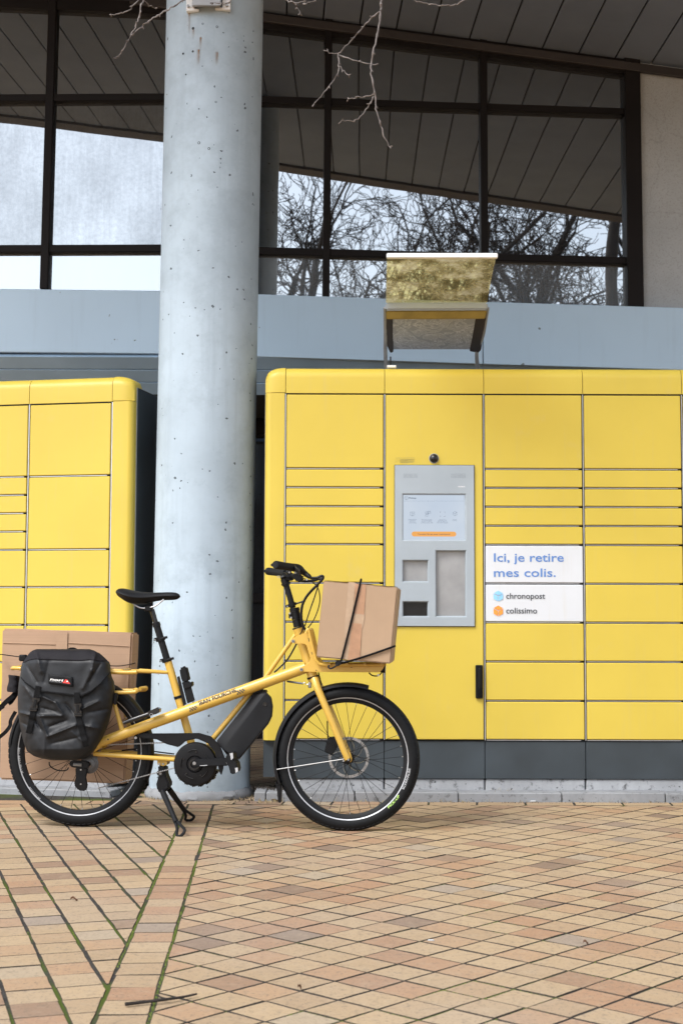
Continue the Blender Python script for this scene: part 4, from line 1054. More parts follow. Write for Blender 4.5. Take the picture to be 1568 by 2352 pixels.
# frame lettering, on the visible side of the near main tube
def tmain(x):                             # lateral position of the near face of the main tube at zB x
    xs_ = [-495,0,350,1000,1395]; ts_ = [.073,.060,.048,.028,.012]
    for i in range(4):
        if x <= xs_[i+1]: return ts_[i]+(ts_[i+1]-ts_[i])*(x-xs_[i])/(xs_[i+1]-xs_[i])+.0237
    return .036
def tube_print(par, name, s, x0, y0, x1, y1, h, mat, bold):
    """text along zB line at the near side of the main tube"""
    a = bp(zB,x0,y0-26,tmain(x0)); b = bp(zB,x1,y1-26,tmain(x1)); ex = (b-a)/(b-a).length; up = (UPW-ex*UPW.dot(ex)).normalized(); L = (b-a).length
    def f(u, v):
        q = a+ex*u; 
        tc = bulge(v-h/2); return q+up*(v-h/2)+BN*tc
    return part(name, letter(s,f,bold,L,h), mat, par, smooth=0)
bulge = lambda v: math.sqrt(max(0,.0237**2-v*v))-.0237+.0018
tube_print(frame,'lettering','JEAN FOURCHE',432,1402,770,1280,.0160,'ink_dark',.03)
for (xa_,ya_,xb_,yb_) in ((352,1433,420,1410),(776,1281,845,1256)):
    a = bp(zB,xa_,ya_,tmain(xa_)); b = bp(zB,xb_,yb_,tmain(xb_)); ex = (b-a).normalized(); up = (UPW-ex*UPW.dot(ex)).normalized(); L = (b-a).length; c_ = L/6; m = MB()
    for i in range(6):
        for j in range(3):
            if (i+j) % 2: continue
            o_ = a+ex*(c_*i+j*c_*.25)+up*((j-1.5)*c_); m.add([o_+BN*bulge((j-1.5)*c_),o_+ex*c_+BN*bulge((j-1.5)*c_),o_+ex*c_+up*c_+BN*bulge((j-.5)*c_),o_+up*c_+BN*bulge((j-.5)*c_)],[(0,1,2,3)])
    part('checker_print', m, 'ink_dark', frame, smooth=0)
# --- fork
fk = MB()
for s_ in (1,-1):
    P = [bp(zD,505,1012,.028), bp(zD,530,1085,.048), bp(zD,600,1250,.056), bp(zD,680,1440,.058), bp(zD,735,1575,.058), bp(zD,766,1640,.056)]
    P = P if s_ == 1 else [mir(p) for p in P]
    fk.tube(smooth_path(P,4), [.0165-.004*i/20 for i in range(21)], 12)
fk.tube([bp(zD,492,995),bp(zD,505,1035)],[.0245,.022],16)
fork = part('fork', fk, 'bike')
m = MB(); m.prism([bp(zD,*p,.046) for p in ((722,1590),(760,1560),(785,1590),(800,1640),(790,1668),(768,1655),(745,1660),(728,1625))], -BN*.009); part('dropout', m, 'bike', fork, bevel=.002)
ax = part('axle_nut', MB().disc(bp(zD,770,1644,.058),BN,.0105,.012,14), 'black', fw); part('bolt', MB().disc(bp(zD,770,1644,.066),BN,.0045,.005,8), 'steel', fw)
part('bolt', MB().disc(bp(zD,733,1652,.058),BN,.0048,.008,8), 'steel', fork)
part('headset_ring', MB().tube([hd1-(hd1-hd0).normalized()*.004, hd1+(hd1-hd0).normalized()*.004],.0252,18), 'black'); part('headset_ring', MB().tube([hd0+(hd0-hd1).normalized()*.006,hd0],.0238,18), 'black_gloss')
part('steering_spring', MB().tube([bp(zD,290,1030,.01),bp(zD,415,1048,.02)],.0042,8), 'brushed_dark'); part('spring_hook', MB().tube(smooth_path([bp(zD,415,1048,.02),bp(zD,430,1040,.02),bp(zD,440,1055,.02),bp(zD,465,1050,.02)]),.0016,6), 'steel')
part('spring_anchor', MB().cbox(tuple(bp(zD,468,1060,.03)-V((.007,.007,.012))),tuple(bp(zD,468,1060,.03)+V((.007,.007,.012))),.003), 'steel')
# --- stem, bars
sp = MB(); sp.tube([bp(zH,795,1500),bp(zH,760,1350)],.0185,16); sp.tube([bp(zH,762,1345),bp(zH,728,1180)],.0195,16); sp.tube([bp(zH,728,1178),bp(zH,715,1110)],.0215,16)
stem = part('steerer_clamp', sp, 'black')
for a in ((622,1222),(650,1312)): part('bolt', MB().disc(bp(zH,*a,.022),BN,.0042,.006,8), 'steel', stem)
part('clamp_ears', MB().cbox(tuple(bp(zH,640,1270)-V((.008,.014,.012))),tuple(bp(zH,640,1270)+V((.008,.018,.012))),.003), 'black', stem)
part('stem_post', MB().tube([bp(zH,690,1110),bp(zH,540,600)],.0128,14), 'matte_dark')
m = MB(); m.tube([bp(zH,683,1065),bp(zH,668,1005)],.0175,16); m.tube([bp(zH,540,1080),bp(zH,620,1060)],.006,8); cl = part('cable_clamp', m, 'black')
part('cable_arm', MB().tube([bp(zH,740,1025),bp(zH,920,965)],.0055,8,flat=.7), 'black', cl); part('bolt', MB().disc(bp(zH,575,1080,.008),BN,.003,.005,8), 'steel', cl)
m = MB(); m.tube([bp(zH,552,640),bp(zH,505,500)],[.0165,.0165],14); m.tube([bp(zH,545,615),bp(zH,535,585)],.0205,14); m.tube([bp(zH,510,520),bp(zH,640,455)],.0145,12); m.tube([bp(zH,640,455,.022),bp(zH,640,455,-.022)],.018,14); m.tube([bp(zH,430,480,.01),bp(zH,520,450,.01)],.009,8)
part('stem_head', m, 'black', bevel=0); part('bell_ring', MB().tube(smooth_path([bp(zH,*p,.012) for p in ((430,440),(375,435),(360,455),(385,475),(430,475))]),.0012,5), 'steel')
gn0, gn1 = bp(zH,318,205,.31), bp(zH,720,268,.19); gf0, gf1 = bp(zH,160,340,-.31), bp(zH,540,390,-.19)
bar_ = part('handlebar', MB().tube(smooth_path([gn0,gn1,bp(zH,860,330,.13),bp(zH,720,440,.05),bp(zH,640,455,0),bp(zH,640,460,-.05),bp(zH,640,420,-.13),gf1,gf0],5),.0108,12), 'black')
def grip(a, b):
    d = (b-a).normalized(); L = (b-a).length; pr = []
    g = part('grip', MB().tube([a,a+d*.004,a+d*.012,a+d*L*.5,a+d*L*.9,b],[.0150,.0168,.0172,.0158,.0165,.0172],16), 'rubber', bar_)
    part('grip_cap', MB().tube([a-d*.0012,a+d*.002],.0105,16), 'matte_dark', bar_)
    # flared palm wing
    side = d.cross(UPW).normalized(); side = side if side.dot(BU) < 0 else -side
    m = MB(); m.hexa([a+d*.004+side*.012-UPW*.008,a+d*.004+side*.028-UPW*.004,a+d*.004+side*.028+UPW*.003,a+d*.004+side*.012+UPW*.010,a+d*.07+side*.010-UPW*.008,a+d*.07+side*.015-UPW*.004,a+d*.07+side*.015+UPW*.003,a+d*.07+side*.010+UPW*.010])
    part('grip_wing', m, 'rubber', bar_, bevel=.003)
grip(gn0,gn1); grip(gf0,gf1)
m = MB(); m.tube(smooth_path([bp(zH,730,260,.18),bp(zH,830,300,.16),bp(zH,930,380,.14),bp(zH,1050,470,.15)]),[.016,.0165,.017,.0175,.0175,.017,.0165,.016,.015,.014,.013,.012,.012,.0115,.011,.0105,.010,.009,.008][:19],10); part('brake_lever_body', m, 'black', bar_)
part('brake_lever', MB().tube(smooth_path([bp(zH,700,215,.20),bp(zH,740,270,.22),bp(zH,790,320,.22),bp(zH,830,410,.20)]),.0052,8), 'black_gloss', bar_)
part('lever_pivot', MB().disc(bp(zH,785,315,.20),BN,.0095,.03,14), 'black', bar_)
m = MB(); m.prism([bp(zH,*p,.12) for p in ((650,430),(760,380),(880,420),(920,470),(860,575),(770,570),(700,490))],-BN*.035); part('shifter', m, 'black', bar_, bevel=.006)
m = MB(); m.prism([bp(zH,*p,.03) for p in ((470,350),(520,380),(600,440),(640,430),(600,480),(510,455),(465,400))],-BN*.05); part('display', m, 'black', bar_, bevel=.004)
part('lever_clamp', MB().cbox(tuple(bp(zH,600,350,-.10)-V((.010,.012,.010))),tuple(bp(zH,600,350,-.10)+V((.012,.012,.010))),.003), 'black_gloss', bar_)
for a in ((735,372),(708,328),(612,365),(975,515)): part('bolt', MB().disc(bp(zH,*a,.14),BN,.0042,.004,8), 'steel', bar_)
part('brake_lever', MB().tube(smooth_path([bp(zH,640,430,-.14),bp(zH,860,540,-.16),bp(zH,1050,545,-.18),bp(zH,1240,500,-.20)]),.006,8), 'black', bar_)
for pts, r in ((((1050,480),(1180,478),(1285,440),(1315,480),(1200,620),(1010,820),(910,980),(868,1130),(862,1300),(895,1470),(960,1590)),.0058),(((900,490),(1080,560),(1200,680),(1248,860),(1228,1080),(1120,1360),(935,1610)),.0024),(((1225,610),(1150,850),(1045,1150),(935,1490)),.0027),(((850,1280),(885,1440),(888,1560),(835,1665)),.0026),(((1240,500),(1320,490),(1180,640)),.005)):
    part('cable', MB().tube(smooth_path([bp(zH,*p,.035) for p in pts],6),r,7), 'black')
part('cable', MB().tube(smooth_path([bp(zD,*p,.012) for p in ((365,735),(300,850),(240,915),(190,960))],5),.004,6), 'black'); part('cable', MB().tube(smooth_path([bp(zD,*p,-.012) for p in ((535,960),(548,1010),(560,1060))],4),.003,6), 'black')
# --- seat post and saddle
sd_ = (st0-st1).normalized()
m = MB(); m.tube([bp(zA,1172,700),bp(zA,1095,445)],.0148,14); post = part('seat_post', m, 'matte_dark')
part('post_collar', MB().tube([bp(zA,1095,446),bp(zA,1088,418)],[.0172,.0165],14), 'black', post); part('post_inner', MB().tube([bp(zA,1088,425),bp(zA,1060,330)],.0108,14), 'black_gloss', post)
for (xc,yc,l,r_) in ((1120,536,48,24),(1163,683,50,28)):
    c = bp(zA,xc,yc); m = MB(); m.tube([c-sd_*.007,c+sd_*.007],.0205,16); m.hexa([bp(zA,xc-l,yc+14,.012),bp(zA,xc,yc,.012),bp(zA,xc,yc,-.012),bp(zA,xc-l,yc+14,-.012),bp(zA,xc-l+2,yc-8,.012),bp(zA,xc,yc-20,.012),bp(zA,xc,yc-20,-.012),bp(zA,xc-l+2,yc-8,-.012)])
    m.tube([bp(zA,xc,yc-4,.016),bp(zA,xc+l,yc-16,.010)],.0055,8); q = part('post_clamp', m, 'black', post, bevel=0); part('bolt', MB().disc(bp(zA,xc-l+10,yc+4,.014),BN,.003,.005,8), 'steel', post)
stn = [(812,206,210,.012),(822,186,232,.045),(845,177,248,.066),(885,182,277,.074),(930,194,294,.072),(985,204,295,.058),(1040,209,284,.044),(1100,209,268,.034),(1160,206,263,.027),(1210,206,264,.023),(1243,213,258,.018),(1258,232,240,.006)]
m = MB(); ns = 20
for (x,yt,yb_,hw) in stn:
    T = bp(zA,x,yt); B = bp(zA,x,yb_); c = (T+B)/2; hh = (T.z-B.z)/2
    for k in range(ns):
        a = 2*PI*k/ns; ca, sa = math.cos(a), math.sin(a); px_ = abs(ca)**.75*(1 if ca > 0 else -1); pz_ = abs(sa)**.8*(1 if sa > 0 else -1)
        wv__ = hw*(1 if sa > -.3 else .72)
        m.v.append(c+BN*(px_*wv__)+UPW*(pz_*hh - (.010*abs(px_)**2 if sa > 0 else 0)*min(1,hh/.03)))
m.f = [(i*ns+k,i*ns+(k+1)%ns,(i+1)*ns+(k+1)%ns,(i+1)*ns+k) for i in range(len(stn)-1) for k in range(ns)]+[tuple(range(ns)),tuple(range((len(stn)-1)*ns,len(stn)*ns))]
sad = part('saddle', m, 'matte_dark', smooth=60)
md = sad.modifiers.new('sub','SUBSURF'); md.levels = 1; md.render_levels = 1
for s_ in (.022,-.022): part('saddle_rail', MB().tube(smooth_path([bp(zA,*p,s_) for p in ((925,285),(985,318),(1060,311),(1100,292),(1142,258))]),.0034,8), 'steel', sad)
part('saddle_clamp', MB().cbox(tuple(bp(zA,1042,322)-V((.018,.026,.012))),tuple(bp(zA,1042,322)+V((.014,.026,.014))),.004), 'black', post)
# --- drive: motor, crank, guard, chain, battery
mc = bp(zC,405,575,.05); m = MB(); RM = K(190,.25632)
m.lathe(mc, BN, [(1e-5,.004),(.030,.006),(.033,.002),(.036,.006),(RM-.012,.006),(RM-.004,.004),(RM,-.002),(RM,-.014),(RM-.010,-.018),(RM-.012,-.10),(1e-5,-.10)], 56)
motor = part('motor', m, 'black')
m = MB()
for k in range(5):
    a = 2*PI*k/5+.5; P = [mc+BN*.0062+(BU*math.cos(a+f*.11)+UPW*math.sin(a+f*.11))*(RM*.66) for f in range(-3,4)]; m.tube(P,.006,6,flat=.25)
part('cover_rib', m, 'joint_dark', motor)
m = MB()
for k in range(28):
    a = dg(200)+dg(140)*k/27; m.prism([mc+(BU*math.cos(a+d_)+UPW*math.sin(a+d_))*r_-BN*.02 for d_, r_ in ((-.04,RM-.006),(.04,RM-.006),(.03,RM+.005*(1+.6*math.sin(k*1.7))),(-.03,RM+.005*(1+.6*math.sin(k*1.7))))], -BN*.05)
part('motor_shell', m, 'black', motor)
for k in range(5):
    a = 2*PI*k/5+.2; part('bolt', MB().disc(mc+BN*.008+(BU*math.cos(a)+UPW*math.sin(a))*.052,BN,.004,.004,8), 'black_gloss', motor)
part('axle_ring', MB().lathe(mc+BN*.006,BN,[(.016,0),(.016,.010),(.024,.010),(.026,0)],28), 'black_gloss', motor)
m = MB(); m.prism([bp(zC,*p,.078) for p in ((372,575),(378,545),(398,532),(430,532),(690,520),(712,535),(715,575),(695,592),(440,598),(400,605),(380,598))],-BN*.014)
crank = part('crank', m, 'matte_dark', bevel=.004); part('bolt', MB().disc(bp(zC,398,568,.079),BN,.0072,.004,14), 'steel', crank); m = MB(); m.obar(bp(zC,448,589,.0785),bp(zC,514,586,.0785),BN,.0025,.0006); part('crank_print', m, 'reflect', crank, smooth=0)
m = MB(); m.prism([bp(zC,*p,.175) for p in ((678,500),(700,482),(740,474),(752,500),(750,545),(776,560),(790,640),(770,660),(722,668),(705,600),(680,560))],-BN*.085); pedal = part('pedal', m, 'matte_dark', bevel=.004)
for pg in (((715,480),(742,474),(746,520),(728,540)),((762,610),(786,606),(790,640),(768,655))):
    part('pedal_reflector', MB().prism([bp(zC,*p,.1765) for p in pg],-BN*.004), 'reflect', pedal)
part('pedal_axle', MB().tube([bp(zC,700,562,.10),bp(zC,700,562,.07)],.008,10), 'steel', crank)
G = [(-115,312),(-60,299),(0,301),(440,297),(545,328),(625,405),(668,520),(655,620),(638,678),(618,640),(602,560),(580,470),(520,392),(420,347),(320,370),(255,425),(150,398),(60,355),(-60,345),(-115,335)]
m = MB(); P = [bp(zC,*p,.062) for p in G]
top_e = P[:10]; 
m.prism(P,-BN*.012); part('chain_guard', m, 'black', bevel=.0035)
def chain(a, b, n):
    m = MB(); d = (b-a)/n
    for k in range(n):
        c = a+d*(k+.5); s2 = .002 if k % 2 else -.002
        for sg in (1,-1):
            m.tube([c-d*.62+BN*(sg*(.0032 if k % 2 else .0022)), c+d*.62+BN*(sg*(.0032 if k % 2 else .0022))],.0030,5,flat=.4)
        m.disc(c-d*.5,BN,.0028,.0085,6)
    o = part('chain', m, 'steel', smooth=0); o['kind'] = 'stuff'; return o
chain(bp(zA,640,1275,.045),bp(zA,1215,1254,.045),46); chain(bp(zA,690,1572,.045),bp(zA,1270,1418,.045),48)
part('cassette', MB().lathe(bp(zA,640,1400,.0),BN,[(.012,.034),(.040,.034),(.040,.037),(.034,.038),(.034,.042),(.028,.043),(.028,.048),(.012,.05)],26), 'brushed_dark', rw, smooth=20)
m = MB(); m.prism([bp(zA,*p,.07) for p in ((478,1395),(500,1380),(600,1385),(625,1405),(620,1430),(560,1440),(490,1425))],-BN*.02); m.prism([bp(zA,*p,.06) for p in ((525,1430),(612,1435),(600,1500),(612,1560),(595,1595),(545,1590),(515,1550),(528,1500))],-BN*.012); der = part('derailleur', m, 'black', bevel=.004)
part('derailleur_plate', MB().tube([bp(zA,515,1408,.073),bp(zA,570,1412,.073)],.009,10,flat=.7), 'brushed', der)
for y_ in (1445,1545): part('jockey_wheel', MB().lathe(bp(zA,565,y_,.055),BN,[(.003,-.004),(.017,-.004),(.017,.004),(.003,.004)],14), 'matte_dark', der, smooth=0); part('bolt', MB().disc(bp(zA,565,y_,.062),BN,.0035,.003,8), 'steel', der)
part('cable', MB().tube(smooth_path([bp(zA,*p,.075) for p in ((345,1390),(352,1420),(400,1448),(460,1450),(480,1430))]),.0028,6), 'black')
part('cable', MB().tube(smooth_path([bp(zA,*p,-.03) for p in ((850,1310),(960,1300),(1080,1318),(1215,1335))]),.003,6), 'black')
Aq = [(925,1302),(1000,1262),(1040,1268),(1090,1322),(1103,1400),(1096,1490),(1062,1560),(800,1880),(700,1850),(595,1715)]
Bq = [(1020,1290),(1040,1280),(1052,1285),(1082,1330),(1094,1402),(1088,1485),(1056,1552),(800,1868),(745,1845),(655,1790)]
m = MB(); nb = len(Aq)
for t_, Q in ((-.045,Bq),(-.028,Aq),(.028,Aq),(.047,Bq)): m.v += [bp(zB,*p,t_) for p in Q]
m.f = [(r*nb+i,r*nb+(i+1)%nb,(r+1)*nb+(i+1)%nb,(r+1)*nb+i) for r in range(3) for i in range(nb)]+[tuple(range(nb))[::-1],tuple(range(3*nb,4*nb))]
bat = part('battery', m, 'matte_dark', bevel=.003); part('battery_lock', MB().lathe(bp(zB,1030,1382,.0475),BN,[(.009,0),(.009,.002),(.006,.002),(.005,.0005),(1e-4,.0005)],16), 'black_gloss', bat)
part('battery_mount', MB().prism([bp(zB,*p,.02) for p in ((1000,1255),(1035,1255),(1045,1275),(1000,1275))],-BN*.04), 'black', bat)
# --- double kickstand
nf, ff = onz(*zA(1268,1912)), onz(*zA(1332,1806))
piv = bp(zA,1120,1470,.02)
m = MB(); m.prism([bp(zA,*p,.035) for p in ((1100,1415),(1150,1420),(1155,1480),(1180,1540),(1178,1575),(1150,1600),(1120,1612),(1095,1590),(1088,1545),(1105,1490))],-BN*.07); ks = part('kickstand', m, 'black', bevel=.006)
part('bolt', MB().disc(bp(zA,1118,1470,.037),BN,.006,.006,10), 'steel', ks)
part('stand_gear', MB().lathe(bp(zA,1115,1468,.036),BN,[(1e-4,-.004),(.013,-.004),(.013,.004),(1e-4,.004)],9), 'black_gloss', ks, smooth=0)
k0, k1 = bp(zA,1135,1598,.045), bp(zA,1180,1580,-.03)
def stand_leg(a, b, inn):
    d = (b-a).normalized(); L = (b-a).length; e = b+UPW*.006
    leg = part('stand_leg', MB().tube([a,a+(e-a)*.12,a+(e-a)*.55,a+(e-a)*.72],[.012,.0125,.0105,.011],12), 'matte_dark', ks)
    s_ = d.cross(BN).normalized()
    m = MB(); base = a+(e-a)*.70
    L1 = smooth_path([base-s_*.004, base+(e-base)*.5-s_*.014, e-d*.012-s_*.019, e-s_*.006, e+s_*.010, e-d*.016+s_*.020, base+(e-base)*.45+s_*.008, base+s_*.004],4)
    m.tube(L1,.0062,8); part('stand_foot', m, 'matte_dark', leg)
stand_leg(k0, nf+UPW*.002, 1); stand_leg(k1, ff+UPW*.002, -1)
# --- mudguards
def guard(name, hub, R, w, a0, a1, mat='black'):
    m = MB(); n = 40; pr = [(-w,-.010),(-w*.9,-.002),(-w*.45,.004),(0,.006),(w*.45,.004),(w*.9,-.002),(w,-.010)]; L = len(pr)
    for i in range(n+1):
        a = dg(a0+(a1-a0)*i/n); d = BU*math.cos(a)+UPW*math.sin(a)
        m.v += [hub+d*(R+h)+BN*t for t,h in pr]+[hub+d*(R+h-.0018)+BN*t for t,h in pr[::-1]]
    L2 = 2*L; m.f = [(i*L2+k,i*L2+(k+1)%L2,(i+1)*L2+(k+1)%L2,(i+1)*L2+k) for i in range(n) for k in range(L2)]+[tuple(range(L2)),tuple(range(n*L2,(n+1)*L2))]
    return part(name, m, mat)
fg = guard('front_mudguard', hubF, RW+.012, .030, 74, 201)
flap = [bp(zD,*p,.022) for p in ((188,1800),(215,1842),(245,1838),(243,1900),(240,1985),(222,1985),(214,1930),(210,1880))]; part('mud_flap', MB().prism(flap,-BN*.044), 'black', fg, bevel=.003)
for s_ in (.034,-.034): part('mudguard_stay', MB().tube([bp(zD,210,1721,s_),bp(zD,733,1640,s_*1.3)],.0021,6), 'brushed', fg)
rg = guard('rear_mudguard', hubR, RW+.012, .030, -22, 175)
# --- racks
rk = MB()
rail = [bp(zA,*p,.072) for p in ((150,740),(400,742),(780,765),(930,766),(955,764))]
for s_ in (1,-1):
    f_ = (lambda p: p) if s_ == 1 else mir
    rk.tube(smooth_path([f_(p) for p in rail],4),.0088,10)
    rk.tube(smooth_path([f_(bp(zA,*p,.085)) for p in ((300,905),(800,906),(925,903),(952,898),(955,888))]+[f_(bp(zA,940,888,.05))],4),.0082,10)
    rk.tube([f_(bp(zA,930,758,.06)),f_(bp(zA,1060,762,.03)),f_(bp(zA,1168,768,.008))],.0072,10)
    rk.tube(smooth_path([f_(bp(zA,250,745,.072)),f_(bp(zA,350,900,.085)),f_(bp(zA,640,1300,.085))],5),.0075,10)
rk.tube(smooth_path([bp(zA,150,740,.072),bp(zA,105,735,.06),bp(zA,93,738,0),mir(bp(zA,105,735,.06)),mir(bp(zA,150,740,.072))],6),.0088,10)
for x_ in (250,450,650,850): rk.tube([bp(zA,x_,752,.07),mir(bp(zA,x_,752,.07))],.006,8)
part('rear_rack', rk, 'bike')
pl_poly = [(325,706),(345,690),(450,638),(466,655),(490,790),(525,862),(565,893),(700,905),(1055,903),(1042,930),(1015,960),(405,956),(387,940),(396,920),(430,905),(462,882),(473,850),(442,748),(425,736),(345,736)]
frk = None
for t_ in (.046,-.040):
    m = MB(); m.prism([bp(zD,*p,t_) for p in pl_poly],-BN*.004); o = part('front_rack_plate', m, 'bike', frk, bevel=.001, seg=1)
    if frk is None: frk = o
for a in ((338,715),(402,937)): part('bolt', MB().disc(bp(zD,*a,.049),BN,.0068,.006,16), 'steel', frk); part('bolt_socket', MB().disc(bp(zD,*a,.0525),BN,.003,.002,6), 'joint_dark', frk)
for s_, t_ in ((1,.062),(-1,.062)):
    f_ = (lambda p: p) if s_ == 1 else mir
    part('rack_rail', MB().tube(smooth_path([f_(bp(zD,*p,t_)) for p in ((442,655),(446,632),(458,628),(472,680),(508,830),(530,880),(575,900),(760,902),(1052,900))],6),.0072,10), 'bike', frk)
for x_ in (620,760,900,1030): part('rack_slat', MB().tube([bp(zD,x_,897,.10),bp(zD,x_,897,-.10)],.0055,8), 'bike', frk)
m = MB(); m.lathe(bp(zD,1052,935,0), BU, [(1e-4,-.02),(.012,-.018),(.016,-.004),(.016,.004)], 18); hl = part('headlight', m, 'black', frk); part('headlight_lens', MB().disc(bp(zD,1052,935,0)+BU*.0045,BU,.0145,.003,18), 'reflect', hl)
part('headlight_bracket', MB().tube(smooth_path([bp(zD,930,962,.0),bp(zD,960,985,0),bp(zD,1005,985,0),bp(zD,1040,950,0)]),.003,6), 'black', hl); part('bolt', MB().disc(bp(zD,1005,982,.006),BN,.005,.008,10), 'steel', hl)
for (xa_,ya_,xb_,yb_) in ((515,943,523,945),(790,920,798,922),(458,690,464,718),(485,800,490,820)):
    m = MB(); m.obar(bp(zD,xa_,ya_,.0465),bp(zD,xb_,yb_,.0465),BN,.0035,.0005); part('slot', m, 'joint_dark', frk, smooth=0)
# --- locks
m = MB(); m.tube(smooth_path([bp(zA,*p,.10) for p in ((862,1120),(890,1108),(1000,1070),(1070,1045),(1110,1025))],4),[.0085]*5+[.010]*8+[.012]*4,10); m.prism([bp(zA,*p,.115) for p in ((1030,1040),(1095,1012),(1115,1020),(1112,1045),(1060,1062),(1035,1068))],-BN*.03); rl = part('ring_lock', m, 'black_gloss', bevel=0)
part('lock_ring', MB().lathe(bp(zA,1056,1063,.118),BN,[(.0055,0),(.0055,.002),(.0075,.002),(.0075,0)],18), 'steel', rl)
m = MB(); m.prism([bp(zB,*p,.022) for p in ((262,1065),(285,1045),(318,1042),(332,1065),(352,1150),(345,1180),(290,1195),(272,1130))],-BN*.035); fl = part('folding_lock', m, 'rubber', bevel=.006)
for k in range(3): part('lock_link', MB().prism([bp(zB,*p,.020-.012*k) for p in ((285,1185),(355,1175),(402,1350),(335,1378))],-BN*.009), 'rubber', fl, bevel=.002)
part('lock_strap', MB().prism([bp(zB,*p,.026) for p in ((300,1215),(378,1178),(380,1222),(308,1250))],-BN*.04), 'black', fl, bevel=.003)
part('lock_plate', MB().prism([bp(zB,*p,.012) for p in ((243,1140),(262,1130),(325,1385),(300,1395))],-BN*.01), 'black', fl)
part('lock_strap', MB().tube([st0+(st1-st0)*.50+sd_*.006,st0+(st1-st0)*.50-sd_*.006],.0182,16), 'black', fl)

# ================================================================== LOAD ON THE BICYCLE
def carton(name, corners, depth, mat, label, amp=.0015, bev=.005):
    """corners: TL, TR, BR, BL of the near face; depth vector away from the viewer"""
    base = (corners[2]+corners[3])/2+depth/2
    root = thing(name, label, 'box', base)
    m = MB(); TL, TR, BR, BL = corners; D = depth
    me = bpy.data.meshes.new('carton'); bm = bmesh.new()
    vs = [bm.verts.new(p) for p in (BL,BR,BR+D,BL+D,TL,TR,TR+D,TL+D)]
    for f in [(3,2,1,0),(4,5,6,7),(0,1,5,4),(1,2,6,5),(2,3,7,6),(3,0,4,7)]: bm.faces.new([vs[i] for i in f])
    bmesh.ops.bevel(bm, geom=list(bm.edges), offset=bev, segments=2, affect='EDGES')
    bmesh.ops.subdivide_edges(bm, edges=list(bm.edges), cuts=5, use_grid_fill=True)
    bmesh.ops.recalc_face_normals(bm, faces=bm.faces); bm.normal_update()
    for v in bm.verts:
        p = v.co*6; v.co += v.normal*(amp*(noise.noise(p)+.6*noise.noise(p*3.1)))
    bm.to_mesh(me); bm.free(); me.polygons.foreach_set('use_smooth',[True]*len(me.polygons)); me.set_sharp_from_angle(angle=math.radians(50))
    me.transform(Matrix.Translation(-base)); link('carton', me, mat, root, None, True)
    return root
def quadpatch(par, name, pts, n, mat, off=.0012, seg=8, wob=.0006):
    m = MB(); a, b, c, d = pts
    def fn(u, v):
        p = (a*(1-u)+b*u)*(1-v)+(d*(1-u)+c*u)*v; return p+n*(off+wob*noise.noise(p*40))
    m.grid(fn, 6, seg); return part(name, m, mat, par, fix=False)
TB = .165
fb = [bp(zD,*p,TB) for p in ((575,240),(1157,294),(1100,893),(520,841))]
fbox = carton('cardboard_box', fb, -BN*.30, MT['card'], 'square brown cardboard box with tape strip on the front rack', .0016)
fp = lambda x, y, t=0.0: bp(zD,x,y,TB+t)
quadpatch(fbox,'tape',[fp(822,264),fp(910,272),fp(893,508),fp(818,498)],BN,'tape',.0022)
quadpatch(fbox,'tape',[fp(818,496),fp(900,500),fp(884,612),fp(800,600)],BN,'tape_clear',.0019)
quadpatch(fbox,'tape',[fp(800,570),fp(876,580),fp(860,868),fp(764,862)],BN,'tape',.0023)
quadpatch(fbox,'tape',[fp(770,250),fp(824,256),fp(775,862),fp(722,856)],BN,'tape_clear',.0016)
part('flap_seam', MB().tube([fp(577,247,.001),fp(1155,302,.001)],.0012,5), 'card', fbox) if False else None
m = MB(); m.grid(lambda u,v: fp(576+582*u,238+55*u,0)+UPW*(.001+.0035*noise.noise(V((u*9,0,2))))-BN*(.002+.10*v), 24, 3); part('top_flap', m, 'card', fbox, fix=False)
MT['card_edge'] = MT['card']
def cord(name, label, pts, r, mat='webbing', flat=None, hook=None):
    root = thing(name, label, 'cord', V(pts[0])); part('cord', MB().tube(smooth_path(pts,6),r,8,flat=flat), mat, root)
    if hook: hook(root)
    return root
def hook_(root):
    part('hook', MB().tube(smooth_path([fp(700,880,.012),fp(665,915,.014),fp(630,930,.012),fp(612,915,.008),fp(622,905,.006)],4),.0035,8), 'black', root)
    m = MB(); m.prism([fp(*p,.016) for p in ((668,872),(715,862),(718,890),(690,915),(665,905))],-BN*.014); part('hook_shell', m, 'black', root, bevel=.003)
cord('bungee_cord','black elastic cord running steeply down the front box to a hook',[fp(870,250,-.16)+UPW*.006,fp(867,252,-.02)+UPW*.006,fp(864,258,.004),fp(790,570,.006),fp(714,870,.006)],.0042,hook=hook_)
cord('bungee_cord','black elastic cord slanting up across the lower right corner of the front box',[fp(695,893,.008),fp(800,866,.006),fp(960,815,.006),fp(1120,759,.005),fp(1128,756,-.03)],.0042)
TR_ = -.125
rb = [bp(zA,*p,TR_) for p in ((18,462),(925,492),(872,1546),(-2,1512))]
rbox = carton('cardboard_box', rb, -BN*.13, MT['card_big'], 'large flat cardboard box strapped upright behind the rear wheel', .004, .008)
rp = lambda x, y, t=0.0: bp(zA,x,y,TR_+t)
quadpatch(rbox,'tape',[rp(395,478),rp(475,482),rp(470,640),rp(392,640)],BN,'card_big',.0045,8,.001)
part('flap_edge', MB().tube([rp(22,560,.003),rp(390,572,.003)],.0016,5), 'card_big', rbox); part('flap_edge', MB().tube([rp(476,560,.003),rp(900,585,.003)],.0016,5), 'card_big', rbox)
cord('bungee_cord','black flat strap across the large rear box, right of the bag',[rp(700,716,.12),rp(820,722,.03),rp(900,712,.012),rp(944,700,.0)],.0058,flat=.35)
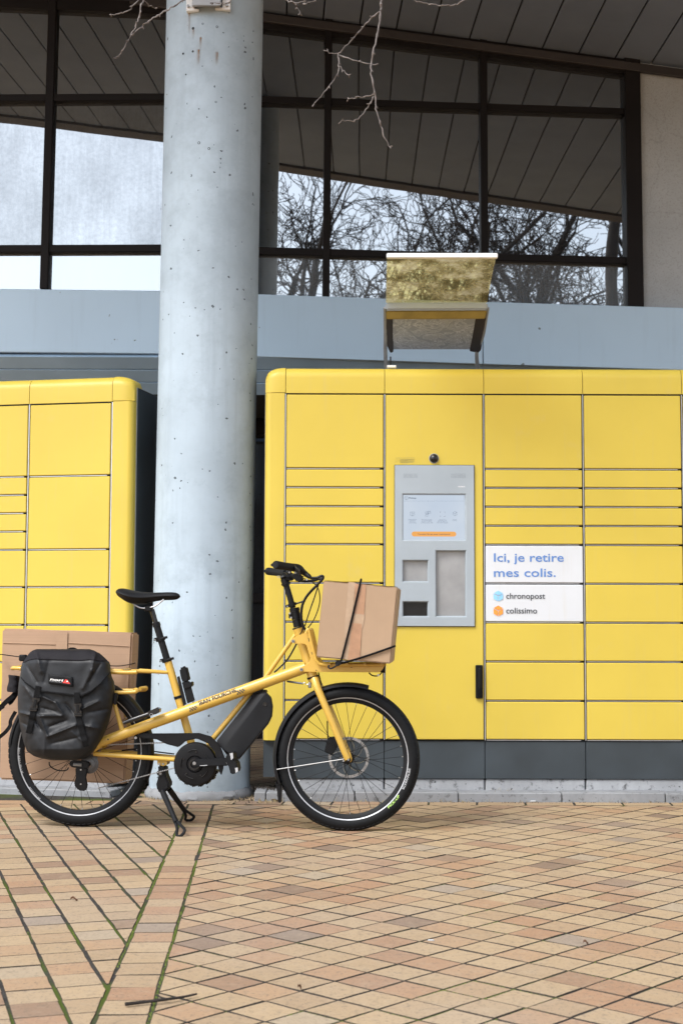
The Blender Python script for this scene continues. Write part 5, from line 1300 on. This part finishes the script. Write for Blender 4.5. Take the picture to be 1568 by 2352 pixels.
cord('bungee_cord','black flat strap with toggle at the top left of the rear bag',[bp(zP,0,212,-.1),bp(zP,60,218,-.04),bp(zP,250,243,.08),bp(zP,330,245,.09)],.006,flat=.35,
     hook=lambda r: part('toggle', MB().cbox(tuple(bp(zP,295,257,.09)-V((.017,.012,.014))),tuple(bp(zP,295,257,.09)+V((.017,.012,.014))),.005), 'black', r))

# ------------------------------------------------------------------ pannier
ROWS = [(150,470,1130),(165,425,1190),(190,388,1232),(250,340,1300),(320,292,1372),(400,268,1385),(480,255,1402),(560,240,1436),(640,232,1445),(760,226,1432),(880,226,1412),(960,232,1396),(1060,245,1372),(1150,262,1340),(1250,282,1290),(1350,310,1232),(1430,345,1180),(1490,430,1110),(1525,545,1040),(1542,660,950)]
def row_at(y):
    for (a,b) in zip(ROWS, ROWS[1:]):
        if y <= b[0]:
            f = (y-a[0])/(b[0]-a[0]); return a[1]+(b[1]-a[1])*f, a[2]+(b[2]-a[2])*f
    return ROWS[-1][1], ROWS[-1][2]
CRE = [(600,1245,950,1100,42,.013),(600,1245,500,990,36,.010),(480,985,780,985,34,.011),(530,740,700,820,40,.009),(700,820,790,960,36,.009),(1030,900,1240,800,42,.012),(300,600,420,770,34,.008),(240,940,375,975,34,.012),(1080,1110,1220,1140,36,.008),(340,1180,300,1400,40,.006),(560,1270,560,1480,46,.005),(900,1180,1120,1380,50,.006),
       (420,1010,520,1160,34,-.010),(620,1120,840,1040,40,-.009),(830,830,930,960,40,-.007),(650,1330,1000,1250,60,-.006),(1100,940,1350,900,40,-.006),(520,880,700,930,30,-.006),(250,1050,360,1110,36,-.007)]
def segd(x, y, a):
    x0,y0,x1,y1 = a[:4]; dx, dy = x1-x0, y1-y0; f = max(0,min(1,((x-x0)*dx+(y-y0)*dy)/(dx*dx+dy*dy))); return math.hypot(x-x0-f*dx, y-y0-f*dy), f
def bag_t(x, y, folds=True):
    l, r = row_at(y); u = max(0,min(1,(x-l)/max(r-l,1)))
    ed = (1-abs(2*u-1)**5.0)
    v = max(0,min(1,(y-150)/1392)); vt = min(1,(v/.12))**.5*min(1,((1-v)/.10))**.5
    t = .098+.088*max(ed,0)**.6*max(vt,0)**.6*(.75+.35*v)
    if folds:
        for c in CRE:
            d, f = segd(x,y,c); t += c[5]*1.35*math.exp(-d/(c[4]*.5))*(.4+.6*math.sin(PI*min(1,max(0,f*.8+.1))))
        t += .0035*noise.noise(V((x*.006,y*.006,1.3)))+.0018*noise.noise(V((x*.016,y*.012,5)))
    return t
pan = thing('pannier_bag', 'black tarpaulin pannier bag with two buckles hanging beside the rear wheel', 'bag', bp(zP,800,1540,.15))
m = MB(); nu, nv = 110, 130
def fn(u, v):
    y = 150+1392*v; l, r = row_at(y); x = l+(r-l)*u; return bp(zP,x,y,bag_t(x,y))
m.grid(fn, nu, nv)
b0_ = len(m.v); m.grid(lambda u,v: (lambda y: (lambda lr: bp(zP,lr[0]+(lr[1]-lr[0])*u,y,.092))(row_at(y)))(150+1392*v), nu, nv)
def gi(i,j,o): return o+i*nv+j
for j in range(nv-1): m.f += [(gi(0,j,0),gi(0,j,b0_),gi(0,j+1,b0_),gi(0,j+1,0)),(gi(nu-1,j,0),gi(nu-1,j+1,0),gi(nu-1,j+1,b0_),gi(nu-1,j,b0_))]
for i in range(nu-1): m.f += [(gi(i,0,0),gi(i+1,0,0),gi(i+1,0,b0_),gi(i,0,b0_)),(gi(i,nv-1,0),gi(i,nv-1,b0_),gi(i+1,nv-1,b0_),gi(i+1,nv-1,0))]
part('bag_body', m, 'bag', pan, smooth=70)
FB = [(262,500),(320,575),(430,655),(525,688),(930,738),(1030,742),(1140,690),(1260,590),(1388,440)]
def flap_bottom(x):
    for (a,b) in zip(FB,FB[1:]):
        if x <= b[0]: return a[1]+(b[1]-a[1])*max(0,(x-a[0])/(b[0]-a[0]))
    return FB[-1][1]
FC = [(455,170,520,430,44,.010),(1200,190,1150,420,46,.011),(1150,420,1040,640,40,.008),(330,330,470,560,40,-.007),(620,300,560,560,50,-.006),(1260,330,1120,560,40,-.008)]
def flap_t(x, y):
    t = bag_t(x,y,False)+.017
    for c in FC:
        d, f = segd(x,y,c); t += c[5]*1.3*math.exp(-d/(c[4]*.7))
    return t+.003*noise.noise(V((x*.007,y*.007,9.3)))
def flap(v0, v1, name, mat, off=0.0, nvv=44):
    m = MB()
    def fn(u, v):
        vv = v0+(v1-v0)*v; 
        yb0 = 160; xl_, xr_ = 268, 1388; x = xl_+(xr_-xl_)*u
        # flap top edge follows the bag outline
        yt = 150+max(0,(470-x))*.55*min(1,max(0,(470-x)/150))+max(0,(x-1130))*.42
        yb = flap_bottom(x); yt = min(yt, yb-30); y = yt+(yb-yt)*vv; l, r = row_at(max(150,min(1542,y)))
        x2 = max(l-6, min(r+6, x)); return bp(zP,x2,y,flap_t(x2,y)+off)
    m.grid(fn, 90, nvv); o = part(name, m, mat, pan, fix=False, smooth=70)
    md = o.modifiers.new('thick','SOLIDIFY'); md.thickness = .003; md.offset = 0; return o
flap(0,1,'flap','bag'); flap(0,.24,'flap_band','bag_side',.0032,10); flap(.955,1,'flap_hem','webbing',.0034,4)
def ribbon(par, name, pts, w, mat, tf, k=6, th=.0016):
    P = []
    q = smooth_path([V((x,y,0)) for x,y in pts],k)
    C_ = [bp(zP,p.x,p.y,tf(p.x,p.y)) for p in q]; m = MB()
    for i in range(len(C_)):
        d = (C_[min(i+1,len(C_)-1)]-C_[max(i-1,0)]).normalized(); s_ = d.cross(BN).normalized()*(w/2); m.v += [C_[i]-s_,C_[i]+s_,C_[i]+s_+BN*th,C_[i]-s_+BN*th]
    for i in range(len(C_)-1):
        for k_ in range(4): m.f.append((i*4+k_,i*4+(k_+1)%4,(i+1)*4+(k_+1)%4,(i+1)*4+k_))
    m.f += [(0,1,2,3),tuple(range((len(C_)-1)*4,len(C_)*4))]
    return part(name, m, mat, par)
ff_ = lambda x,y: flap_t(x,y)+.007; fb_ = lambda x,y: max(bag_t(x,y),bag_t(x-40,y),bag_t(x+40,y))+.006
for pts_t, buck, pts_b in (([(485,610),(470,690),(455,760)],(437,840),[(425,900),(405,1000),(385,1100),(360,1205)]),([(968,690),(970,760),(975,830)],(978,905),[(980,980),(1000,1060),(1030,1170),(1060,1280),(1085,1370)])):
    ribbon(pan,'strap',pts_t,.0235,'webbing',ff_); ribbon(pan,'strap',pts_b,.0235,'webbing',fb_)
    cx, cy = buck; tb = max(bag_t(cx,cy),bag_t(cx,cy+50),bag_t(cx,cy-50))+.016; sl2 = -.28 if cx < 600 else .03
    bq = lambda a, b, dt=0.0: bp(zP,cx+a+sl2*b,cy+b,tb+dt)
    bu = part('buckle', MB().prism([bq(*p) for p in ((-48,-85),(48,-85),(50,-40),(30,-30),(30,10),(48,20),(48,85),(-48,85),(-48,20),(-30,10),(-30,-30),(-50,-40))],-BN*.008), 'black_gloss', pan, bevel=.0015)
    part('buckle_prong', MB().prism([bq(*p,.003) for p in ((-18,-60),(18,-60),(18,40),(-18,40))],-BN*.006), 'black', bu, bevel=.001); part('buckle_bar', MB().prism([bq(*p,.003) for p in ((-40,50),(40,50),(40,66),(-40,66))],-BN*.004), 'matte_dark', bu)
def on_flap(x, y, d=.007): return bp(zP,x,y,flap_t(x,y)+d)
m = MB(); m.grid(lambda u,v: on_flap(615+300*u+10*v*0,455+40*u+125*v), 12, 6); lg = part('logo_patch', m, 'rubber', pan, fix=False); md = lg.modifiers.new('thick','SOLIDIFY'); md.thickness = .003
a_, sx, sy = (632,540), 1, .13
part('lettering', letter('nori', lambda u,v: on_flap(632+u+.35*v,536+u*.115-v,.0105), .03, 158, 30), 'white', lg, smooth=0)
part('lettering', letter('CYCLING PRODUCTS', lambda u,v: on_flap(622+u,550+u*.125-v,.0105), 0, 155, 10), 'grey_print', lg, smooth=0)
m = MB(); m.add([on_flap(785,570,.0105),on_flap(885,583,.0105),on_flap(845,530,.0105),on_flap(825,524,.0105)],[(0,1,2,3)]); part('logo_mark', m, 'red', lg, smooth=0)
m = MB(); m.add([on_flap(830,566,.011),on_flap(848,568,.011),on_flap(858,545,.011),on_flap(838,545,.011)],[(0,1,2,3)]); part('logo_mark', m, 'white', lg, smooth=0)
part('carry_handle', MB().tube(smooth_path([bp(zP,*p,.10) for p in ((840,170),(870,145),(910,136),(950,145),(985,172)) ],5),.004,8), 'webbing', pan)
m = MB(); m.prism([bp(zP,*p,.105) for p in ((1292,1010),(1328,985),(1330,1035),(1300,1035))],-BN*.002); part('reflective_tab', m, 'reflect', pan)
part('hook_clip', MB().prism([bp(zP,*p,.11) for p in ((1425,700),(1465,695),(1475,730),(1450,850),(1428,850),(1420,760))],-BN*.02), 'black', pan, bevel=.003)
# roll and loose strap of the bag on the far side
fbg = thing('rolled_bag', 'small black rolled bag with dangling straps behind the left end of the rack', 'bag', bp(zP,150,700,-.06))
m = MB()
def blob(u, v):
    a = 2*PI*u; yy = 475+215*v; l = 98+14*math.sin(v*5); r = 260
    cx_, hw = (l+r)/2, (r-l)/2*(.86+.14*math.sin(PI*v)**.5); t = -.04+.05*math.sin(a)
    return bp(zP,cx_+hw*math.cos(a),yy+8*math.cos(a),t+.006*noise.noise(V((u*6,v*5,2))))
m.grid(blob, 24, 12); m.f += [tuple(k*12 for k in range(23)), tuple(k*12+11 for k in range(23))[::-1]]
part('bag_body', m, 'bag_side', fbg, smooth=60)
tl = lambda x,y: .0+.02*math.sin(x*.02)
for pts, w in (([(235,650),(160,740),(100,790),(40,850),(-15,910)],.020),([(215,700),(150,800),(110,830)],.018),([(200,930),(140,1040),(130,1110),(70,1190),(-15,1260)],.016)):
    ribbon(fbg,'strap',pts,w,'webbing',tl)
part('strap_slider', MB().prism([bp(zP,*p,.01) for p in ((2,850),(30,835),(60,880),(30,905))],-BN*.006), 'black', fbg)

# ================================================================== TREES
def grow(seed, height, r0, spread, levels=6, lean=(0,0), trunk_h=.28, twist=.5):
    rnd = random.Random(seed); segs = []          # list of (points, radii)
    def branch(p, d, L, r, lv):
        n = 4 if lv > 1 else 6; P = [p]; R = [r]; dd = d.copy()
        for i in range(n):
            dd = (dd+V((rnd.gauss(0,1),rnd.gauss(0,1),rnd.gauss(0,.6)))*(.10+.05*lv)+V((0,0,.06 if lv < 4 else .01))).normalized()
            P.append(P[-1]+dd*(L/n)); R.append(r*(1-.42*(i+1)/n))
        segs.append((P,R,lv))
        if lv >= levels: return
        k = 3 if lv < 3 else (3 if rnd.random() < .6 else 2)
        if lv == 0: k = 4
        for c in range(k):
            f = rnd.uniform(.45,1.0) if c else 1.0; i = min(n, max(1, int(f*n)))
            b = P[i]; ax = V((rnd.gauss(0,1),rnd.gauss(0,1),rnd.gauss(0,.5))).normalized(); perp = dd.cross(ax).normalized()
            ang = rnd.uniform(.30,.85)*spread if c else rnd.uniform(.1,.4)
            nd = (dd*math.cos(ang)+perp*math.sin(ang)).normalized()
            branch(b, nd, L*rnd.uniform(.62,.86)*(.95 if c == 0 else .85), R[i]*(.80 if c == 0 else rnd.uniform(.5,.7)), lv+1)
        if lv >= 2:                                # extra fine side shoots
            for c in range(3):
                i = rnd.randint(1,n); ax = V((rnd.gauss(0,1),rnd.gauss(0,1),rnd.gauss(0,1))).normalized(); nd = (dd*.6+dd.cross(ax).normalized()*.8).normalized()
                branch(P[i], nd, L*rnd.uniform(.3,.5), R[i]*.38, levels)
    branch(V((0,0,-.1)), V((lean[0],lean[1],1)).normalized(), height*trunk_h, r0, 0)
    return segs
def tree_meshes(seed, **k):
    segs = grow(seed, **k); tm, bm_ = MB(), MB()
    for P,R,lv in segs:
        if lv == 0: tm.tube(P,R,9)
        else: bm_.tube(P,[max(r*1.35,.0066) for r in R],5 if lv < 3 else 3)
    return tm.mesh('trunk',50,fix=False), bm_.mesh('crown',50,fix=False)
TV = [tree_meshes(11,height=17,r0=.21,spread=.95,trunk_h=.24), tree_meshes(23,height=18,r0=.22,spread=.9,lean=(.12,.05),trunk_h=.24), tree_meshes(37,height=16,r0=.19,spread=1.05,lean=(-.1,0),trunk_h=.24)]
WHERE = ['nearest the column','second from the column','behind the canopy, left one','behind the canopy, right one','above the white lettered doors','beside the right window jamb','farther back near the column','farther back at the right jamb','farthest one left of the canopy','farthest one right of the canopy']
for k, (x,y,v,rz,sc) in enumerate([(.3,-6.2,0,.4,1.0),(1.3,-5.2,1,2.1,.95),(2.6,-7.4,2,4.0,1.1),(3.9,-5.4,0,3.3,.95),(5.6,-6.6,1,5.2,1.0),(7.4,-5.0,2,1.2,1.05),(.6,-9.8,2,2.6,1.15),(8.6,-9.0,1,.3,1.1)]):
    t = thing('bare_tree', 'leafless tree mirrored in the upper windows, '+WHERE[k], 'tree', (x,y,-.09), rz, 'leafless trees mirrored in the windows'); t.scale = (sc,sc,sc)
    link('trunk', TV[v][0], MT['bark'], t, None, True); link('crown', TV[v][1], MT['bark'], t, None, True)
# near tree: trunk stands right of the view, fine twigs hang into the top of the picture
YT = 4.45
tw = lambda x, y, dy=0.0: atY(x, y, YT+dy)
nt_ = thing('overhanging_tree', 'bare tree whose thin budding twigs hang into the top of the picture', 'tree', (3.3,3.2,0))
tp = [V((3.3,3.2,-.1)),V((3.28,3.22,1.0)),V((3.2,3.3,2.1)),V((3.25,3.25,3.2)),V((3.2,3.1,4.6)),V((3.4,2.9,6.0))]
part('trunk', MB().tube(smooth_path(tp,4),[.13-.075*i/20 for i in range(21)],12), 'bark', nt_)
limb = [V((3.22,3.28,2.4)),V((2.5,3.7,3.2)),V((1.6,4.2,3.75)),V((.8,4.45,3.65)),V((.2,4.5,3.35)),tw(880,-40)]
part('limb', MB().tube(smooth_path(limb,4),[.05-.044*i/20 for i in range(21)],8), 'bark', nt_)
part('limb', MB().tube(smooth_path([V((1.6,4.2,3.75)),V((.8,4.3,4.0)),V((-.1,4.4,3.7)),V((-.35,4.45,3.3)),tw(440,-30)],4),[.025-.020*i/16 for i in range(17)],8), 'bark', nt_)
part('limb', MB().tube(smooth_path([V((1.6,4.2,3.75)),V((1.0,4.5,3.4)),V((.5,4.5,3.0)),tw(1075,-8)],4),[.018-.015*i/12 for i in range(13)],8), 'bark', nt_)
zT = lambda x, y: (201+.29293*x, .29293*y)
TW = [([(880,-40),(876,0),(874,30),(866,80),(855,130),(852,170),(860,215),(863,250),(875,290),(885,320),(898,338)],.0042,.0016),
 ([(872,25),(850,45),(830,65),(805,95),(775,122),(748,118)],.0030,.0013),([(775,122),(778,150),(772,175),(750,205),(720,240)],.0026,.0013),([(778,150),(790,165),(802,175)],.0016,.0012),
 ([(778,126),(800,135),(830,143),(865,150)],.0022,.0013),([(862,215),(835,222),(815,224),(798,229)],.0020,.0012),([(858,222),(845,245),(830,265),(812,277),(782,279)],.0024,.0012),
 ([(1075,-8),(1060,4),(1040,11),(1010,12),(985,8),(955,2),(930,-12)],.0022,.0014),([(640,-12),(660,2),(680,6),(700,0),(712,-8)],.0022,.0014),([(675,4),(684,20),(690,32)],.0016,.0011),([(735,-10),(720,4),(700,8)],.0018,.0012)]
TWL = [([(450,-60),(440,0),(410,110),(380,200),(340,280),(312,335),(270,405),(245,445),(220,455)],.0032,.0013),([(1160,-40),(1110,20),(1040,25),(980,20)],.0028,.0013),([(810,-30),(720,25),(640,75),(550,120),(470,175),(420,215),(355,268)],.0034,.0015),([(420,-20),(340,70),(260,105),(188,118)],.0024,.0012),([(440,5),(490,40),(540,68)],.0018,.0012)]
allt = TW+[([zT(*p) for p in pts],a,b) for pts,a,b in TWL]
for pts, ra, rb_ in allt:
    random.seed(len(pts)*17+int(pts[0][0])); dy = random.uniform(-.08,.08); P = smooth_path([tw(x,y,dy*(i/len(pts))) for i,(x,y) in enumerate(pts)],5); n = len(P)
    P = [p+V((random.gauss(0,.0012),random.gauss(0,.003),random.gauss(0,.0012))) for p in P]
    R = [ra+(rb_-ra)*i/(n-1) for i in range(n)]
    R = [q_*.85 for q_ in R]
    for i in range(3,n-1,4): R[i] *= 1.45                                  # knuckles
    R[-1] = rb_*1.2
    o = part('twig', MB().tube(P,R,6), 'twig', nt_, smooth=60, fix=False)
    m = MB()
    for i in list(range(4,n,5))+[n-1]:
        d = (P[i]-P[i-1]).normalized(); s_ = V((random.gauss(0,1),random.gauss(0,.4),random.gauss(0,1))).normalized(); d = d if i == n-1 else (d+s_*.9).normalized()
        m.tube([P[i],P[i]+d*.004,P[i]+d*.009],[.0016,.0026,.0006],5)
    part('bud', m, 'twig', o, smooth=60, fix=False)

# ================================================================== SMALL THINGS ON THE GROUND
random.seed(3)
ft = thing('fallen_twig', 'dark forked dead twig lying on the pavers at the bottom left', 'twig', onz(400,2300))
gpt = lambda x, y, h=.006: onz(x,y)+V((0,0,h))
part('stem', MB().tube(smooth_path([gpt(288,2315,.008),gpt(330,2310,.008),gpt(380,2306,.010),gpt(420,2298,.008),gpt(452,2291,.008)],5),[.0044-.002*i/20 for i in range(21)],7), 'bark', ft)
part('side_shoot', MB().tube(smooth_path([gpt(384,2305,.010),gpt(370,2300,.009),gpt(360,2293,.008)],4),.0020,6), 'bark', ft)
def leaf(label, x, y, L, rz):
    c = gpt(x,y,.004); m = MB(); d = V((math.cos(rz),math.sin(rz),0)); s_ = V((-d.y,d.x,0))
    m.grid(lambda u,v: c+d*(L*(u-.5))+s_*(L*.28*(v-.5)*2*math.sin(PI*min(.98,max(.04,u)))**.8)+V((0,0,.006*abs(2*v-1)+.004*math.sin(u*5))), 8, 5)
    o = part('dead_leaf', m, 'leaf', pav, fix=False); o.parent = None; o.matrix_parent_inverse = Matrix.Identity(4)
    tag(o, label, 'leaf')
leaf('small curled brown leaf between the left brick courses', *(.25632*665,1837.3+.25632*905), .022, .1)
leaf('tiny brown leaf near the strip at the bottom centre', *(344.5+.25632*1340,1837.3+.25632*1700), .013, .9)
leaf('small dark leaf on the right-hand pavers with moss', *(976.1+.37752*975,1837.3+.37752*880), .014, .2)
leaf('brown leaf lying just in front of the kerb left of the front wheel', 632, 1841, .035, .3)
c = gpt(976.1+.37752*655,1837.3+.37752*16,.006)
o = MB().tube([c-V((.012,0,0)),c+V((.012,.004,0))],.0042,8).build('cigarette_end', MT['grey_print']); tag(o, 'white cigarette end lying at the foot of the right kerb', 'cigarette')
c = gpt(976.1+.37752*35,1837.3+.37752*858,.004)
o = MB().cbox((c.x-.009,c.y-.003,0),(c.x+.009,c.y+.003,.004),.002).build('paper_scrap', MT['grey_print']); tag(o, 'white scrap of paper on the pavers below the right lockers', 'paper')
gr = MB()
def blades(c, n, h, sp):
    for _ in range(n):
        b = c+V((random.gauss(0,sp),random.gauss(0,sp*.5),0)); a = random.uniform(0,2*PI); d = V((math.cos(a),math.sin(a),random.uniform(.2,1.1))).normalized()*h*random.uniform(.4,1.1); s_ = V((-math.sin(a),math.cos(a),0))*.0011
        gr.add([b-s_,b+s_,b+d*.6+s_*.7+V((0,0,h*.1)),b+d*.6-s_*.7+V((0,0,h*.1)),b+d],[(0,1,2,3),(3,2,4)])
for k in range(70):
    x = random.uniform(kx0-.1,2.0); blades(V((x,YK-.004+random.gauss(0,.006),0)), random.randint(1,6), random.uniform(.015,.045), .012)
for x_, y_, n, h in ((1145,1838,40,.10),(1125,1838,25,.07),(637,1842,40,.03),(612,1845,30,.03),(380,1843,25,.03),(362,1836,25,.025),(520,1846,16,.02),(700,1848,20,.02)): blades(onz(x_,y_), n, h, .02)
for k in range(60): blades(V((b0.x+math.cos(a_r)*(CR+.03),b0.y+math.sin(a_r)*(CR+.03),0)) if (a_r := random.uniform(PI,2*PI)) else V((0,0,0)), 2, .02, .006)
o = gr.build('dry_grass', MT['dry_grass'], smooth=0, fix=False); tag(o, 'wisps of dry grass along the kerb and column foot', 'grass', kind='stuff')
# grit and soil
so = MB()
def grit(c, n, sx, sy, r0, r1):
    for _ in range(n):
        p = c+V((random.gauss(0,sx),random.gauss(0,sy),0)); r = random.uniform(r0,r1); a0 = random.random()*6
        so.add([p+V((math.cos(a0+k*PI/2)*r,math.sin(a0+k*PI/2)*r*random.uniform(.6,1),-.003)) for k in range(4)]+[p+V((random.gauss(0,r*.3),random.gauss(0,r*.3),r*random.uniform(.5,1)))],[(0,1,4),(1,2,4),(2,3,4),(3,0,4)])
for k in range(60): grit(V((random.uniform(kx0-.5,2.1),YK-.012+random.gauss(0,.012),0)), 12, .03, .008, .0012,.004)
grit(V((kx0+.10,YK+.17,.045)), 160, .05, .04, .003,.010); grit(V((kx0-.06,YK+.15,0)), 120, .05, .10, .003,.010)
for k in range(40): 
    a_r = random.uniform(PI*1.0,PI*2.0); grit(V((b0.x+math.cos(a_r)*(CR+.035),b0.y+math.sin(a_r)*(CR+.035),0)), 8, .012, .012, .0015,.004)
for k in range(160): grit(V((random.uniform(-1.6,1.9),random.uniform(2.6,6.8),.0)), 1, .01,.01,.0008,.0026)
o = so.build('soil', MT['soil'], smooth=0, fix=False); tag(o, 'dark grit and soil swept against the kerb and column', 'soil', kind='stuff')
